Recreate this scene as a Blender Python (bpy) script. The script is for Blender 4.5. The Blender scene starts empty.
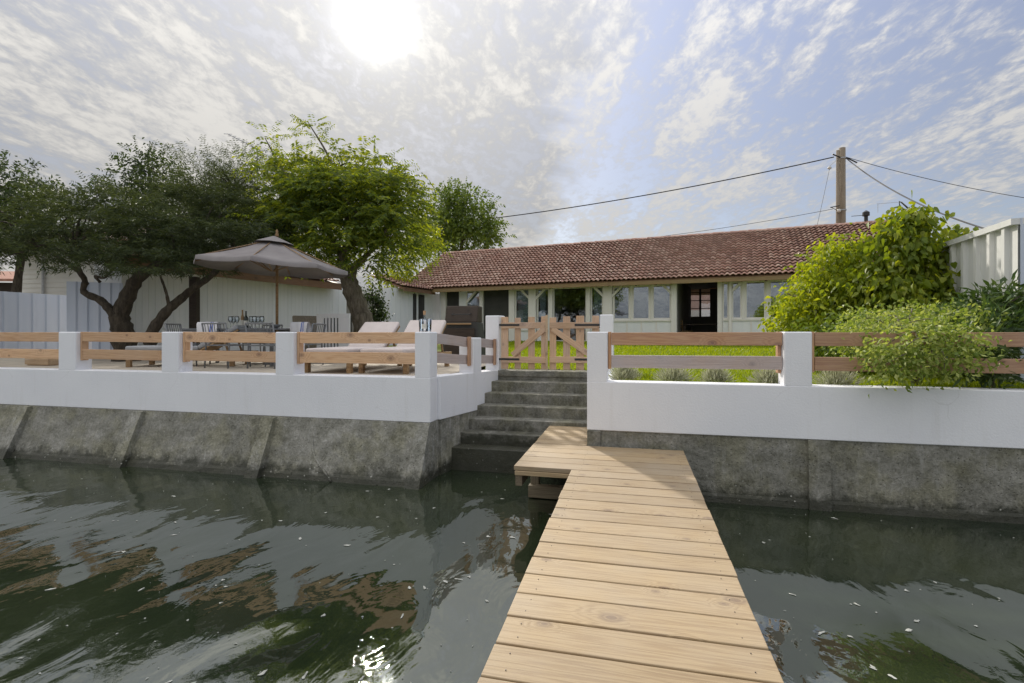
import bpy, bmesh, math, random
import numpy as np
from mathutils import Vector, Matrix

random.seed(7)
rng = np.random.default_rng(11)
SC = bpy.context.scene
COL = SC.collection

# ------------------------------------------------------------------ camera
F, H, CX, HY = 510.0, 1.95, 512.0, 332.0        # focal length in px, eye height above the water, horizon row
cam_d = bpy.data.cameras.new('camera')
cam = bpy.data.objects.new('camera', cam_d); COL.objects.link(cam)
cam_d.sensor_width = 36.0; cam_d.lens = F / 1024 * 36.0
cam_d.shift_y = -(341.5 - HY) / 1024
cam_d.clip_start = 0.05; cam_d.clip_end = 6000
cam.location = (0, 0, H); cam.rotation_euler = (math.radians(90), 0, 0)
SC.camera = cam

# ------------------------------------------------------------------ light
SUN_AZ, SUN_EL = math.radians(-15.0), math.radians(30.6)
SUN = Vector((math.sin(SUN_AZ) * math.cos(SUN_EL), math.cos(SUN_AZ) * math.cos(SUN_EL), math.sin(SUN_EL)))
sun_d = bpy.data.lights.new('sun', 'SUN'); sun_d.energy = 2.1; sun_d.angle = math.radians(2.2)
sun_d.color = (1.0, 0.93, 0.82)
sun_o = bpy.data.objects.new('sun', sun_d); COL.objects.link(sun_o)
sun_o.rotation_euler = SUN.to_track_quat('Z', 'Y').to_euler()

world = bpy.data.worlds.new('World'); SC.world = world; world.use_nodes = True
wt = world.node_tree; wt.nodes.clear()
def wn(kind, **kw):
    n = wt.nodes.new(kind)
    for k, v in kw.items(): setattr(n, k, v)
    return n
def wl(a, b): wt.links.new(a, b)
def wmath(op, a, b=None, c=None, clamp=False):
    n = wn('ShaderNodeMath', operation=op); n.use_clamp = clamp
    for i, v in enumerate((a, b, c)):
        if v is None: continue
        if isinstance(v, (int, float)): n.inputs[i].default_value = v
        else: wl(v, n.inputs[i])
    return n.outputs[0]
def wrange(v, a, b, c=0.0, d=1.0, smooth=True):
    n = wn('ShaderNodeMapRange'); n.interpolation_type = 'SMOOTHSTEP' if smooth else 'LINEAR'
    wl(v, n.inputs[0])
    for i, x in enumerate((a, b, c, d)): n.inputs[i + 1].default_value = x
    return n.outputs[0]
def wnoise(vec, scale, detail=6, rough=0.6, dist=0.0, loc=(0, 0, 0), scl=(1, 1, 1), rz=0.0):
    m = wn('ShaderNodeMapping'); wl(vec, m.inputs[0])
    m.inputs['Location'].default_value = loc; m.inputs['Scale'].default_value = scl
    m.inputs['Rotation'].default_value = (0, 0, rz)
    n = wn('ShaderNodeTexNoise'); wl(m.outputs[0], n.inputs['Vector'])
    n.inputs['Scale'].default_value = scale; n.inputs['Detail'].default_value = detail
    n.inputs['Roughness'].default_value = rough; n.inputs['Distortion'].default_value = dist
    return n.outputs[0]
SKY_STRENGTH = 0.1
sky = wn('ShaderNodeTexSky', sky_type='NISHITA', sun_disc=False)
sky.sun_elevation = SUN_EL; sky.sun_rotation = SUN_AZ % (2 * math.pi)
sky.air_density = 1.0; sky.dust_density = 0.6; sky.ozone_density = 1.5
tc = wn('ShaderNodeTexCoord')
sep = wn('ShaderNodeSeparateXYZ'); wl(tc.outputs['Generated'], sep.inputs[0])
zz = wmath('ADD', wmath('MAXIMUM', sep.outputs[2], 0.0), 0.13)
cmb = wn('ShaderNodeCombineXYZ')
wl(wmath('DIVIDE', sep.outputs[0], zz), cmb.inputs[0]); wl(wmath('DIVIDE', sep.outputs[1], zz), cmb.inputs[1])
pv = cmb.outputs[0]
big = wnoise(pv, 1.1, 7, 0.58, 0.6, loc=(3.1, 1.7, 0), scl=(1, 0.75, 1), rz=0.35)
mid = wnoise(pv, 5.5, 8, 0.62, 0.5, loc=(1.3, 5.1, 0), scl=(1, 0.38, 1), rz=-0.6)
fine = wnoise(pv, 24.0, 5, 0.65, 0.3, loc=(8, 2, 0), scl=(1, 0.6, 1), rz=-0.5)
sepp = wn('ShaderNodeSeparateXYZ'); wl(pv, sepp.inputs[0])
edge = wmath('ADD', sepp.outputs[0], wmath('MULTIPLY', wmath('SUBTRACT', big, 0.5), 1.1))
sheet = wrange(edge, 0.05, 0.30, 1.0, 0.0)                      # the cloud sheet ends along a line overhead
tex = wmath('ADD', wmath('MULTIPLY', big, 0.34), wmath('ADD', wmath('MULTIPLY', mid, 0.38), wmath('MULTIPLY', fine, 0.28)))
dens_sheet = wrange(tex, 0.40, 0.52, 0.72, 1.0)
dens_wisp = wrange(tex, 0.44, 0.58, 0.05, 0.9)
dmix = wn('ShaderNodeMix', data_type='FLOAT')
wl(sheet, dmix.inputs[0]); wl(dens_wisp, dmix.inputs[2]); wl(dens_sheet, dmix.inputs[3])
low = wrange(sep.outputs[2], 0.0, 0.16, 0.35, 0.0)
dens = wmath('ADD', dmix.outputs[0], low, clamp=True)
# sun seen through the cloud
dot = wn('ShaderNodeVectorMath', operation='DOT_PRODUCT'); wl(tc.outputs['Generated'], dot.inputs[0]); dot.inputs[1].default_value = SUN
cosang = wmath('MAXIMUM', dot.outputs['Value'], 0.0)
glow = wmath('ADD', wmath('MULTIPLY', wmath('POWER', cosang, 2400.0), 60.0),
             wmath('ADD', wmath('MULTIPLY', wmath('POWER', cosang, 420.0), 2.0), wmath('MULTIPLY', wmath('POWER', cosang, 12.0), 0.1)))
cl = wn('ShaderNodeMix', data_type='RGBA')
wl(wrange(tex, 0.42, 0.58, 0.0, 1.0), cl.inputs[0])
cl.inputs[6].default_value = (2.0, 2.03, 2.12, 1); cl.inputs[7].default_value = (3.45, 3.36, 3.2, 1)
skym = wn('ShaderNodeMix', data_type='RGBA')
wl(dens, skym.inputs[0])
sks = wn('ShaderNodeHueSaturation'); wl(sky.outputs[0], sks.inputs['Color']); sks.inputs['Hue'].default_value = 0.515; sks.inputs['Saturation'].default_value = 0.68; sks.inputs['Value'].default_value = 0.52   # thin veil greys the blue
wl(sks.outputs[0], skym.inputs[6]); wl(cl.outputs[2], skym.inputs[7])
gcol = wn('ShaderNodeMix', data_type='RGBA', blend_type='ADD'); gcol.inputs[0].default_value = 1.0
gm = wn('ShaderNodeVectorMath', operation='SCALE'); gm.inputs[0].default_value = (1.0, 1.0, 0.985); wl(glow, gm.inputs['Scale'])
zen_fill = wmath('ADD', 1.0, wmath('MULTIPLY', wmath('POWER', wmath('MAXIMUM', sep.outputs[2], 0.0), 2.2), 3.2))   # zenith brightening added to the sky to lift the shaded walls
zs = wn('ShaderNodeVectorMath', operation='SCALE'); wl(skym.outputs[2], zs.inputs[0]); wl(zen_fill, zs.inputs['Scale'])
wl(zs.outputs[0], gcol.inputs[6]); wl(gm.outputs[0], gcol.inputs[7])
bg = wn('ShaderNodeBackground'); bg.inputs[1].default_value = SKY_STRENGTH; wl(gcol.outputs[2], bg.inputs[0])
wo = wn('ShaderNodeOutputWorld'); wl(bg.outputs[0], wo.inputs[0])

vs = SC.view_settings
SC.display_settings.display_device = 'sRGB'
vs.view_transform = 'Standard'; vs.look = 'None'; vs.gamma = 1.0; vs.exposure = 0.75; vs.use_curve_mapping = False
SC.render.engine = 'CYCLES'
SC.cycles.max_bounces = 8; SC.cycles.transparent_max_bounces = 12

# ------------------------------------------------------------------ helpers: pixels to places
def P(px, py, d): return Vector(((px - CX) / F * d, d, H + (HY - py) / F * d))
def col_on_line(px, p0, d):
    """ground point where the picture column px meets the vertical plane through p0 with direction d (2D)"""
    k = (px - CX) / F                                  # X = k*Y
    t = (k * p0[1] - p0[0]) / (d[0] - k * d[1])
    return Vector((p0[0] + d[0] * t, p0[1] + d[1] * t)), t

# ------------------------------------------------------------------ helpers: meshes
class MB:
    def __init__(self): self.v = []; self.f = []
    def add(self, vs_, fs_):
        n = len(self.v); self.v += [tuple(q) for q in vs_]; self.f += [tuple(i + n for i in q) for q in fs_]
        return self
    def hexa(self, b, t):                       # 4 bottom corners, 4 top corners (same winding, ccw from above)
        return self.add(list(b) + list(t), [(3, 2, 1, 0), (4, 5, 6, 7), (0, 1, 5, 4), (1, 2, 6, 5), (2, 3, 7, 6), (3, 0, 4, 7)])
    def box(self, x0, x1, y0, y1, z0, z1, M=None):
        b = [(x0, y0, z0), (x1, y0, z0), (x1, y1, z0), (x0, y1, z0)]; t = [(x, y, z1) for x, y, _ in b]
        if M: b = [M @ Vector(q) for q in b]; t = [M @ Vector(q) for q in t]
        return self.hexa(b, t)
    def bar(self, a, b, w, h, up=(0, 0, 1)):    # rectangular bar from a to b
        a = Vector(a); b = Vector(b); d = (b - a).normalized(); up = Vector(up)
        s = d.cross(up)
        if s.length < 1e-4: s = d.cross(Vector((1, 0, 0)))
        s.normalize(); u = s.cross(d).normalized()
        c = [(-w / 2, -h / 2), (w / 2, -h / 2), (w / 2, h / 2), (-w / 2, h / 2)]
        A = [a + s * x + u * y for x, y in c]; B = [b + s * x + u * y for x, y in c]
        return self.add(A + B, [(3, 2, 1, 0), (4, 5, 6, 7), (0, 1, 5, 4), (1, 2, 6, 5), (2, 3, 7, 6), (3, 0, 4, 7)])
    def tube(self, pts, rad, n=8, cap=True):
        pts = [Vector(p) for p in pts]
        if isinstance(rad, (int, float)): rad = [rad] * len(pts)
        base = len(self.v); ref = Vector((0.3, 0.2, 1)).normalized(); side = None
        for i, p in enumerate(pts):
            d = (pts[min(i + 1, len(pts) - 1)] - pts[max(i - 1, 0)]).normalized()
            if side is None:
                side = d.cross(ref)
                if side.length < 0.05: side = d.cross(Vector((1, 0, 0)))
            side = (side - d * side.dot(d)).normalized(); up = d.cross(side)
            for k in range(n):
                a = 2 * math.pi * k / n
                self.v.append(tuple(p + (side * math.cos(a) + up * math.sin(a)) * rad[i]))
        for i in range(len(pts) - 1):
            for k in range(n):
                a = base + i * n + k; b = base + i * n + (k + 1) % n
                self.f.append((a, b, b + n, a + n))
        if cap:
            self.f.append(tuple(base + k for k in reversed(range(n))))
            e = base + (len(pts) - 1) * n; self.f.append(tuple(e + k for k in range(n)))
        return self
    def lathe(self, prof, c=(0, 0, 0), n=14):
        base = len(self.v)
        for r, z in prof:
            for k in range(n):
                a = 2 * math.pi * k / n; self.v.append((c[0] + r * math.cos(a), c[1] + r * math.sin(a), c[2] + z))
        for i in range(len(prof) - 1):
            for k in range(n):
                a = base + i * n + k; b = base + i * n + (k + 1) % n
                self.f.append((a, b, b + n, a + n))
        return self
    def prism(self, poly, d):                    # polygon of 3D points pushed by vector d
        poly = [Vector(p) for p in poly]; d = Vector(d); n = len(poly)
        self.add(poly + [p + d for p in poly], [tuple(reversed(range(n))), tuple(range(n, 2 * n))] + [(i, (i + 1) % n, (i + 1) % n + n, i + n) for i in range(n)])
        return self
    def mesh(self, name, smooth=False, bevel=0.0, seg=1):
        me = bpy.data.meshes.new(name); me.from_pydata(self.v, [], self.f)
        bm = bmesh.new(); bm.from_mesh(me)
        bmesh.ops.recalc_face_normals(bm, faces=bm.faces)
        if bevel: bmesh.ops.bevel(bm, geom=list(bm.edges), offset=bevel, segments=seg, profile=0.5, affect='EDGES')
        bm.to_mesh(me); bm.free()
        if smooth: me.polygons.foreach_set('use_smooth', [True] * len(me.polygons))
        me.update(); return me
    def build(self, name, mat, parent=None, smooth=False, bevel=0.0, seg=1):
        return link(name, self.mesh(name, smooth, bevel, seg), mat, parent)
def link(name, me, mat, parent=None):
    if mat and not me.materials: me.materials.append(mat)
    o = bpy.data.objects.new(name, me); COL.objects.link(o)
    if parent: o.parent = parent
    return o
def fast_mesh(name, V, tris_or_quads):
    V = np.asarray(V, dtype=np.float32); Q = np.asarray(tris_or_quads, dtype=np.int32); k = Q.shape[1]
    me = bpy.data.meshes.new(name)
    me.vertices.add(len(V)); me.vertices.foreach_set('co', V.ravel())
    me.loops.add(Q.size); me.loops.foreach_set('vertex_index', Q.ravel())
    me.polygons.add(len(Q)); me.polygons.foreach_set('loop_start', np.arange(0, Q.size, k, dtype=np.int32))
    try: me.polygons.foreach_set('loop_total', np.full(len(Q), k, dtype=np.int32))
    except Exception: pass
    me.update(calc_edges=True); return me
def empty(name, loc=(0, 0, 0), rz=0.0):
    o = bpy.data.objects.new(name, None); COL.objects.link(o); o.location = loc; o.rotation_euler = (0, 0, rz)
    o.empty_display_size = 0.2
    return o
def tag(o, label, cat, group=None, kind=None):
    if label: o['label'] = label
    if cat: o['category'] = cat
    if group: o['group'] = group
    if kind: o['kind'] = kind
    return o
def struct(o): o['kind'] = 'structure'; return o
def copy_tree(o, parent=None):
    c = o.copy(); COL.objects.link(c); c.parent = parent
    for ch in list(o.children): copy_tree(ch, c)
    return c
def catmull(pts, n=6):
    pts = [Vector(p) for p in pts]; q = [pts[0] * 2 - pts[1]] + pts + [pts[-1] * 2 - pts[-2]]; out = []
    for i in range(1, len(q) - 2):
        for k in range(n):
            t = k / n; a, b, c, d = q[i - 1], q[i], q[i + 1], q[i + 2]
            out.append(0.5 * ((2 * b) + (c - a) * t + (2 * a - 5 * b + 4 * c - d) * t * t + (3 * b - a - 3 * c + d) * t ** 3))
    out.append(pts[-1]); return out

# ------------------------------------------------------------------ materials
class NT:
    def __init__(self, name):
        self.m = bpy.data.materials.new(name); self.m.use_nodes = True
        self.t = self.m.node_tree; self.t.nodes.clear()
        self.out = self.n('ShaderNodeOutputMaterial')
    def n(self, kind, **kw):
        x = self.t.nodes.new(kind)
        for k, v in kw.items(): setattr(x, k, v)
        return x
    def l(self, a, b): self.t.links.new(a, b)
    def coord(self, which='Object', scale=(1, 1, 1), rot=(0, 0, 0), jitter=False):
        c = self.n('ShaderNodeTexCoord'); m = self.n('ShaderNodeMapping'); self.l(c.outputs[which], m.inputs[0])
        m.inputs['Scale'].default_value = scale; m.inputs['Rotation'].default_value = rot
        if jitter:
            oi = self.n('ShaderNodeObjectInfo'); s = self.n('ShaderNodeVectorMath', operation='SCALE')
            s.inputs[0].default_value = (31.0, 17.0, 23.0); self.l(oi.outputs['Random'], s.inputs['Scale']); self.l(s.outputs[0], m.inputs['Location'])
        return m.outputs[0]
    def noise(self, vec, scale, detail=5, rough=0.6, dist=0.0):
        x = self.n('ShaderNodeTexNoise'); self.l(vec, x.inputs['Vector'])
        for k, v in (('Scale', scale), ('Detail', detail), ('Roughness', rough), ('Distortion', dist)): x.inputs[k].default_value = v
        return x.outputs[0]
    def voro(self, vec, scale, feature='F1', out='Distance'):
        x = self.n('ShaderNodeTexVoronoi', feature=feature); self.l(vec, x.inputs['Vector']); x.inputs['Scale'].default_value = scale
        return x.outputs[out]
    def ramp(self, fac, stops):
        r = self.n('ShaderNodeValToRGB'); self.l(fac, r.inputs[0]); e = r.color_ramp.elements
        while len(e) > 1: e.remove(e[-1])
        for i, (p, c) in enumerate(stops):
            x = e[0] if i == 0 else e.new(p)
            x.position = p; x.color = tuple(c) + (1,) if len(c) == 3 else c
        return r.outputs[0]
    def rng(self, v, a, b, c=0.0, d=1.0):
        n = self.n('ShaderNodeMapRange'); self.l(v, n.inputs[0])
        for i, x in enumerate((a, b, c, d)): n.inputs[i + 1].default_value = x
        return n.outputs[0]
    def mix(self, fac, a, b, mode='MIX'):
        m = self.n('ShaderNodeMix', data_type='RGBA', blend_type=mode)
        for i, v in ((0, fac), (6, a), (7, b)):
            if isinstance(v, (int, float)): m.inputs[i].default_value = v
            elif isinstance(v, (tuple, list)): m.inputs[i].default_value = tuple(v) + (1,) if len(v) == 3 else v
            else: self.l(v, m.inputs[i])
        return m.outputs[2]
    def math(self, op, a, b=None):
        n = self.n('ShaderNodeMath', operation=op)
        for i, v in enumerate((a, b)):
            if v is None: continue
            if isinstance(v, (int, float)): n.inputs[i].default_value = v
            else: self.l(v, n.inputs[i])
        return n.outputs[0]
    def bump(self, h, dist, strength=1.0):
        b = self.n('ShaderNodeBump'); b.inputs['Distance'].default_value = dist; b.inputs['Strength'].default_value = strength
        self.l(h, b.inputs['Height']); return b.outputs[0]
    def principled(self, col, rough=0.7, normal=None, spec=0.5, metal=0.0, **kw):
        p = self.n('ShaderNodeBsdfPrincipled')
        if isinstance(col, (tuple, list)): p.inputs['Base Color'].default_value = tuple(col) + (1,) if len(col) == 3 else col
        else: self.l(col, p.inputs['Base Color'])
        if isinstance(rough, (int, float)): p.inputs['Roughness'].default_value = rough
        else: self.l(rough, p.inputs['Roughness'])
        p.inputs['Specular IOR Level'].default_value = spec; p.inputs['Metallic'].default_value = metal
        if normal: self.l(normal, p.inputs['Normal'])
        for k, v in kw.items(): p.inputs[k].default_value = v
        return p.outputs[0]
    def done(self, sh): self.l(sh, self.out.inputs[0]); return self.m

def plain(name, c1, c2=None, scale=6.0, rough=0.7, bump=0.0, bscale=None, spec=0.4, metal=0.0, stretch=(1, 1, 1), which='Object', jitter=True):
    t = NT(name); v = t.coord(which, stretch, jitter=jitter)
    nz = t.noise(v, scale, 6, 0.62)
    col = t.ramp(nz, [(0.32, c1), (0.68, c2 or c1)])
    nm = t.bump(t.noise(v, bscale or scale * 5, 5), bump) if bump else None
    return t.done(t.principled(col, rough, nm, spec, metal))

def wood(name, light, dark, knot, grey=None, greyamt=0.0, rough=0.62, ring=1.0, face='xz'):
    t = NT(name); v = t.coord('Object', (1, 1, 1), jitter=True)
    st = t.n('ShaderNodeMapping'); t.l(v, st.inputs[0]); st.inputs['Scale'].default_value = (0.5, 9.0, 9.0)
    warp = t.noise(st.outputs[0], 1.3, 3, 0.5)
    kv = t.n('ShaderNodeMapping'); t.l(v, kv.inputs[0]); kv.inputs['Scale'].default_value = (3.0, 4.4, 4.4)
    if face == 'xz': kv.inputs['Rotation'].default_value = (math.radians(-90), 0, 0)
    kx = t.n('ShaderNodeTexVoronoi', feature='F1', voronoi_dimensions='2D'); t.l(kv.outputs[0], kx.inputs['Vector']); kx.inputs['Scale'].default_value = 0.95
    wob = t.n('ShaderNodeMath', operation='MULTIPLY_ADD'); t.l(t.noise(v, 40, 2), wob.inputs[0]); wob.inputs[1].default_value = 0.03; t.l(kx.outputs['Distance'], wob.inputs[2])
    kd = t.math('SUBTRACT', wob.outputs[0], 0.015)
    sepk = t.n('ShaderNodeSeparateColor'); t.l(kx.outputs['Color'], sepk.inputs[0])
    has = t.rng(sepk.outputs[0], 0.64, 0.66, 0.0, 1.0); size = t.rng(sepk.outputs[1], 0.0, 1.0, 0.7, 1.8); kd = t.math('MULTIPLY', kd, size)
    kmask = t.math('MULTIPLY', t.rng(kd, 0.050, 0.066, 1.0, 0.0), has)
    kring = t.math('MULTIPLY', t.math('MULTIPLY', t.rng(kd, 0.055, 0.085, 0.0, 1.0), t.rng(kd, 0.085, 0.15, 1.0, 0.0)), has)
    halo = t.math('MULTIPLY', t.rng(kd, 0.08, 0.40, 1.0, 0.0), has)
    ph = t.math('ADD', t.math('MULTIPLY', warp, 9.0 * ring), t.math('MULTIPLY', halo, 3.0))
    grain = t.math('SINE', t.math('MULTIPLY', ph, 6.0))
    fi = t.noise(st.outputs[0], 14, 4, 0.7)
    g = t.math('ADD', t.math('MULTIPLY', t.rng(grain, -1, 1), 0.32), t.math('MULTIPLY', fi, 0.68))
    col = t.ramp(g, [(0.18, dark), (0.5, [(a + 2 * b) / 3 for a, b in zip(dark, light)]), (0.82, light)])
    col = t.mix(t.math('MULTIPLY', halo, 0.22), col, dark)
    col = t.mix(t.math('MULTIPLY', kring, 0.55), col, knot)
    col = t.mix(t.math('MULTIPLY', kmask, 0.72), col, knot)
    oi = t.n('ShaderNodeObjectInfo')
    col = t.mix(1.0, col, t.ramp(oi.outputs['Random'], [(0, (0.80, 0.78, 0.76)), (0.5, (1, 0.98, 0.95)), (1, (1.12, 1.1, 1.06))]), 'MULTIPLY')
    if grey:
        gm = t.rng(t.noise(v, 1.8, 5, 0.6), 0.35, 0.7, greyamt * 0.35, greyamt)
        col = t.mix(gm, col, grey)
    nm = t.bump(g, 0.0025)
    return t.done(t.principled(col, t.rng(fi, 0.3, 0.8, rough - 0.08, rough + 0.12), nm, 0.35))

def leafmat(name, c_dark, c_mid, c_light, trans=0.45, tcol=None, rough=0.5):
    t = NT(name); g = t.n('ShaderNodeNewGeometry')
    v = t.coord('Object'); clump = t.noise(v, 1.1, 3, 0.5)
    f = t.math('ADD', t.math('MULTIPLY', g.outputs['Random Per Island'], 0.6), t.math('MULTIPLY', clump, 0.4))
    col = t.ramp(f, [(0.15, c_dark), (0.5, c_mid), (0.85, c_light)])
    d = t.principled(col, rough, None, 0.35)
    tr = t.n('ShaderNodeBsdfTranslucent'); t.l(t.mix(1.0, col, tcol or (1.5, 1.45, 0.5), 'MULTIPLY'), tr.inputs[0])
    ms = t.n('ShaderNodeMixShader'); ms.inputs[0].default_value = trans; t.l(d, ms.inputs[1]); t.l(tr.outputs[0], ms.inputs[2])
    return t.done(ms.outputs[0])

M = {}
M['pine_new'] = wood('pine_new', (0.66, 0.49, 0.31), (0.47, 0.31, 0.17), (0.17, 0.08, 0.04), (0.50, 0.45, 0.39), 0.30)
M['dock_wood'] = wood('dock_wood', (0.435, 0.325, 0.18), (0.265, 0.17, 0.078), (0.09, 0.04, 0.02), (0.39, 0.335, 0.265), 0.5, face='xy')
M['rail_warm'] = wood('rail_warm', (0.792, 0.528, 0.312), (0.540, 0.288, 0.144), (0.16, 0.06, 0.03), (0.660, 0.564, 0.480), 0.22)
M['rail_red'] = wood('rail_red', (0.575, 0.345, 0.176), (0.375, 0.166, 0.078), (0.11, 0.04, 0.03), (0.525, 0.425, 0.388), 0.35)
M['rail_grey'] = wood('rail_grey', (0.576, 0.456, 0.396), (0.360, 0.252, 0.204), (0.10, 0.06, 0.05), (0.504, 0.468, 0.480), 0.85)
M['gate_wood'] = wood('gate_wood', (0.702, 0.468, 0.264), (0.472, 0.275, 0.137), (0.13, 0.06, 0.04), (0.594, 0.499, 0.459), 0.5)
M['fascia_wood'] = wood('fascia_wood', (0.34, 0.24, 0.12), (0.20, 0.12, 0.05), (0.08, 0.04, 0.02), (0.25, 0.22, 0.17), 0.3)
M['fascia_brown'] = wood('fascia_brown', (0.27, 0.15, 0.08), (0.14, 0.07, 0.035), (0.05, 0.03, 0.02), (0.2, 0.16, 0.13), 0.3)
M['dark_wood'] = wood('dark_wood', (0.06, 0.045, 0.035), (0.025, 0.018, 0.014), (0.012, 0.01, 0.008))
M['wet_wood'] = wood('wet_wood', (0.24, 0.20, 0.14), (0.13, 0.105, 0.07), (0.05, 0.04, 0.03))

def white_render():
    t = NT('white_render'); v = t.coord('Object')
    a = t.noise(v, 1.4, 6, 0.6); b = t.noise(v, 9.0, 5, 0.6)
    col = t.ramp(a, [(0.3, (0.82, 0.835, 0.875)), (0.62, (0.86, 0.875, 0.91))])
    st = t.n('ShaderNodeMapping'); t.l(v, st.inputs[0]); st.inputs['Scale'].default_value = (5.0, 5.0, 0.5)
    drip = t.noise(st.outputs[0], 1.6, 5, 0.6)
    col = t.mix(t.rng(drip, 0.56, 0.78, 0.0, 0.26), col, (0.62, 0.61, 0.58))
    ck = t.n('ShaderNodeTexVoronoi', feature='DISTANCE_TO_EDGE'); wv = t.n('ShaderNodeVectorMath', operation='ADD'); nz = t.n('ShaderNodeTexNoise'); t.l(v, nz.inputs['Vector']); nz.inputs['Scale'].default_value = 5.0
    t.l(v, wv.inputs[0]); ns = t.n('ShaderNodeVectorMath', operation='SCALE'); t.l(nz.outputs['Color'], ns.inputs[0]); ns.inputs['Scale'].default_value = 0.25; t.l(ns.outputs[0], wv.inputs[1]); t.l(wv.outputs[0], ck.inputs['Vector']); ck.inputs['Scale'].default_value = 0.8
    crack = t.math('MULTIPLY', t.rng(ck.outputs['Distance'], 0.0, 0.006, 0.2, 0.0), t.rng(a, 0.52, 0.60))
    col = t.mix(crack, col, (0.40, 0.40, 0.39))
    spot = t.rng(t.noise(v, 4.3, 3, 0.5), 0.74, 0.78, 0.0, 0.5)
    col = t.mix(spot, col, (0.62, 0.62, 0.62))
    return t.done(t.principled(col, 0.75, t.bump(t.noise(v, 45, 5, 0.65), 0.004), 0.3))
M['white_render'] = white_render()

def concrete(name, tone=1.0, dry=0.5, scum=0.25, tide=0.09):
    t = NT(name); v = t.coord('Object'); geo = t.n('ShaderNodeNewGeometry')
    sp = t.n('ShaderNodeSeparateXYZ'); t.l(geo.outputs['Position'], sp.inputs[0]); z = sp.outputs[2]
    big = t.noise(v, 1.6, 8, 0.66); med = t.noise(v, 6.5, 7, 0.72); fine = t.noise(v, 34, 6, 0.75)
    f = t.math('ADD', t.math('MULTIPLY', big, 0.26), t.math('ADD', t.math('MULTIPLY', med, 0.37), t.math('MULTIPLY', fine, 0.37)))
    k = tone
    col = t.ramp(f, [(0.38, (0.075 * k, 0.073 * k, 0.058 * k)), (0.47, (0.15 * k, 0.148 * k, 0.125 * k)), (0.55, (0.22 * k, 0.215 * k, 0.19 * k)), (0.66, (0.36 * k, 0.35 * k, 0.32 * k))])
    olive = t.rng(t.noise(v, 2.3, 5, 0.6), 0.46, 0.62, 0.0, 0.4)                # algae film
    col = t.mix(olive, col, t.mix(1.0, col, (0.98, 0.95, 0.62), 'MULTIPLY'))
    st = t.n('ShaderNodeMapping'); t.l(v, st.inputs[0]); st.inputs['Scale'].default_value = (7, 7, 0.9)
    bl = t.rng(t.noise(st.outputs[0], 2.2, 7, 0.75), 0.55, 0.70, 0.0, dry)          # mineral bloom
    col = t.mix(bl, col, (0.48, 0.48, 0.46))
    blk = t.rng(t.noise(v, 2.1, 8, 0.75), 0.57, 0.68, 0.0, 0.42)
    col = t.mix(blk, col, (0.055, 0.055, 0.045))
    zz_ = t.math('ADD', z, t.math('MULTIPLY', t.math('SUBTRACT', med, 0.5), scum * 1.6))
    shell = t.math('MULTIPLY', t.rng(t.voro(v, 15), 0.10, 0.17, 1.0, 0.0), t.math('MULTIPLY', t.rng(z, 0.12, 0.55, 0.9, 0.0), t.rng(t.noise(v, 3.0, 3), 0.5, 0.58)))
    wet = t.rng(zz_, tide, tide * 1.25 + 0.09, 1.0, 0.0)
    col = t.mix(t.math('MULTIPLY', wet, 0.85), col, (0.030, 0.032, 0.020))
    col = t.mix(shell, col, (0.50, 0.50, 0.45))                                    # barnacles
    rough = t.rng(wet, 0, 1, 0.85, 0.35)
    h = t.math('ADD', t.math('MULTIPLY', med, 0.6), t.math('MULTIPLY', fine, 0.4))
    pits = t.rng(t.voro(v, 26), 0.0, 0.22, -0.5, 0.0)
    return t.done(t.principled(col, rough, t.bump(t.math('ADD', h, pits), 0.03), 0.35))
M['concrete'] = concrete('concrete', 1.35, 0.35)
M['concrete_pale'] = concrete('concrete_pale', 1.5, 0.75)
M['concrete_step'] = concrete('concrete_step', 1.1, 0.25, 0.25, 0.40)

def water_mat():
    t = NT('sea_water'); v = t.coord('Object', (1, 1, 1), (0, 0, math.radians(13.3)))
    def layer(sx, sy, sc, det, rg, dist=0.4):
        m = t.n('ShaderNodeMapping'); t.l(v, m.inputs[0]); m.inputs['Scale'].default_value = (sx, sy, 1)
        return t.noise(m.outputs[0], sc, det, rg, dist)
    a = layer(1.0, 0.42, 1.15, 2, 0.45, 0.7); b = layer(1.0, 0.5, 3.2, 3, 0.5, 0.8); c = layer(1, 0.8, 11, 3, 0.55, 0.3)
    patch = t.rng(layer(1, 0.8, 0.35, 3, 0.5), 0.42, 0.62, 0.15, 1.0)
    h = t.math('ADD', t.math('MULTIPLY', a, 1.0), t.math('ADD', t.math('MULTIPLY', b, 0.15), t.math('MULTIPLY', t.math('MULTIPLY', c, patch), 0.034)))
    nm = t.bump(h, 0.042)
    murk = t.ramp(layer(1, 1, 0.6, 4, 0.5), [(0.35, (0.014, 0.022, 0.012)), (0.65, (0.027, 0.036, 0.018))])
    p = t.principled(murk, 0.03, nm, 0.5)
    p.node.inputs['IOR'].default_value = 2.45; p.node.inputs['Specular Tint'].default_value = (0.95, 1.0, 0.96, 1)
    return t.done(p)
M['water'] = water_mat()

M['terrace'] = plain('terrace_sand', (0.42, 0.37, 0.30), (0.55, 0.49, 0.40), 3.0, 0.85, 0.006, 40)
M['soil'] = plain('ground_soil', (0.16, 0.13, 0.08), (0.24, 0.20, 0.13), 1.2, 0.9, 0.02, 12)
M['lawn'] = plain('lawn_soil', (0.11, 0.14, 0.012), (0.18, 0.21, 0.02), 2.5, 0.9, 0.02, 30)
M['grass'] = leafmat('grass_blades', (0.13, 0.20, 0.010), (0.22, 0.30, 0.014), (0.32, 0.38, 0.02), 0.5, (1.6, 1.45, 0.25))

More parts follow.
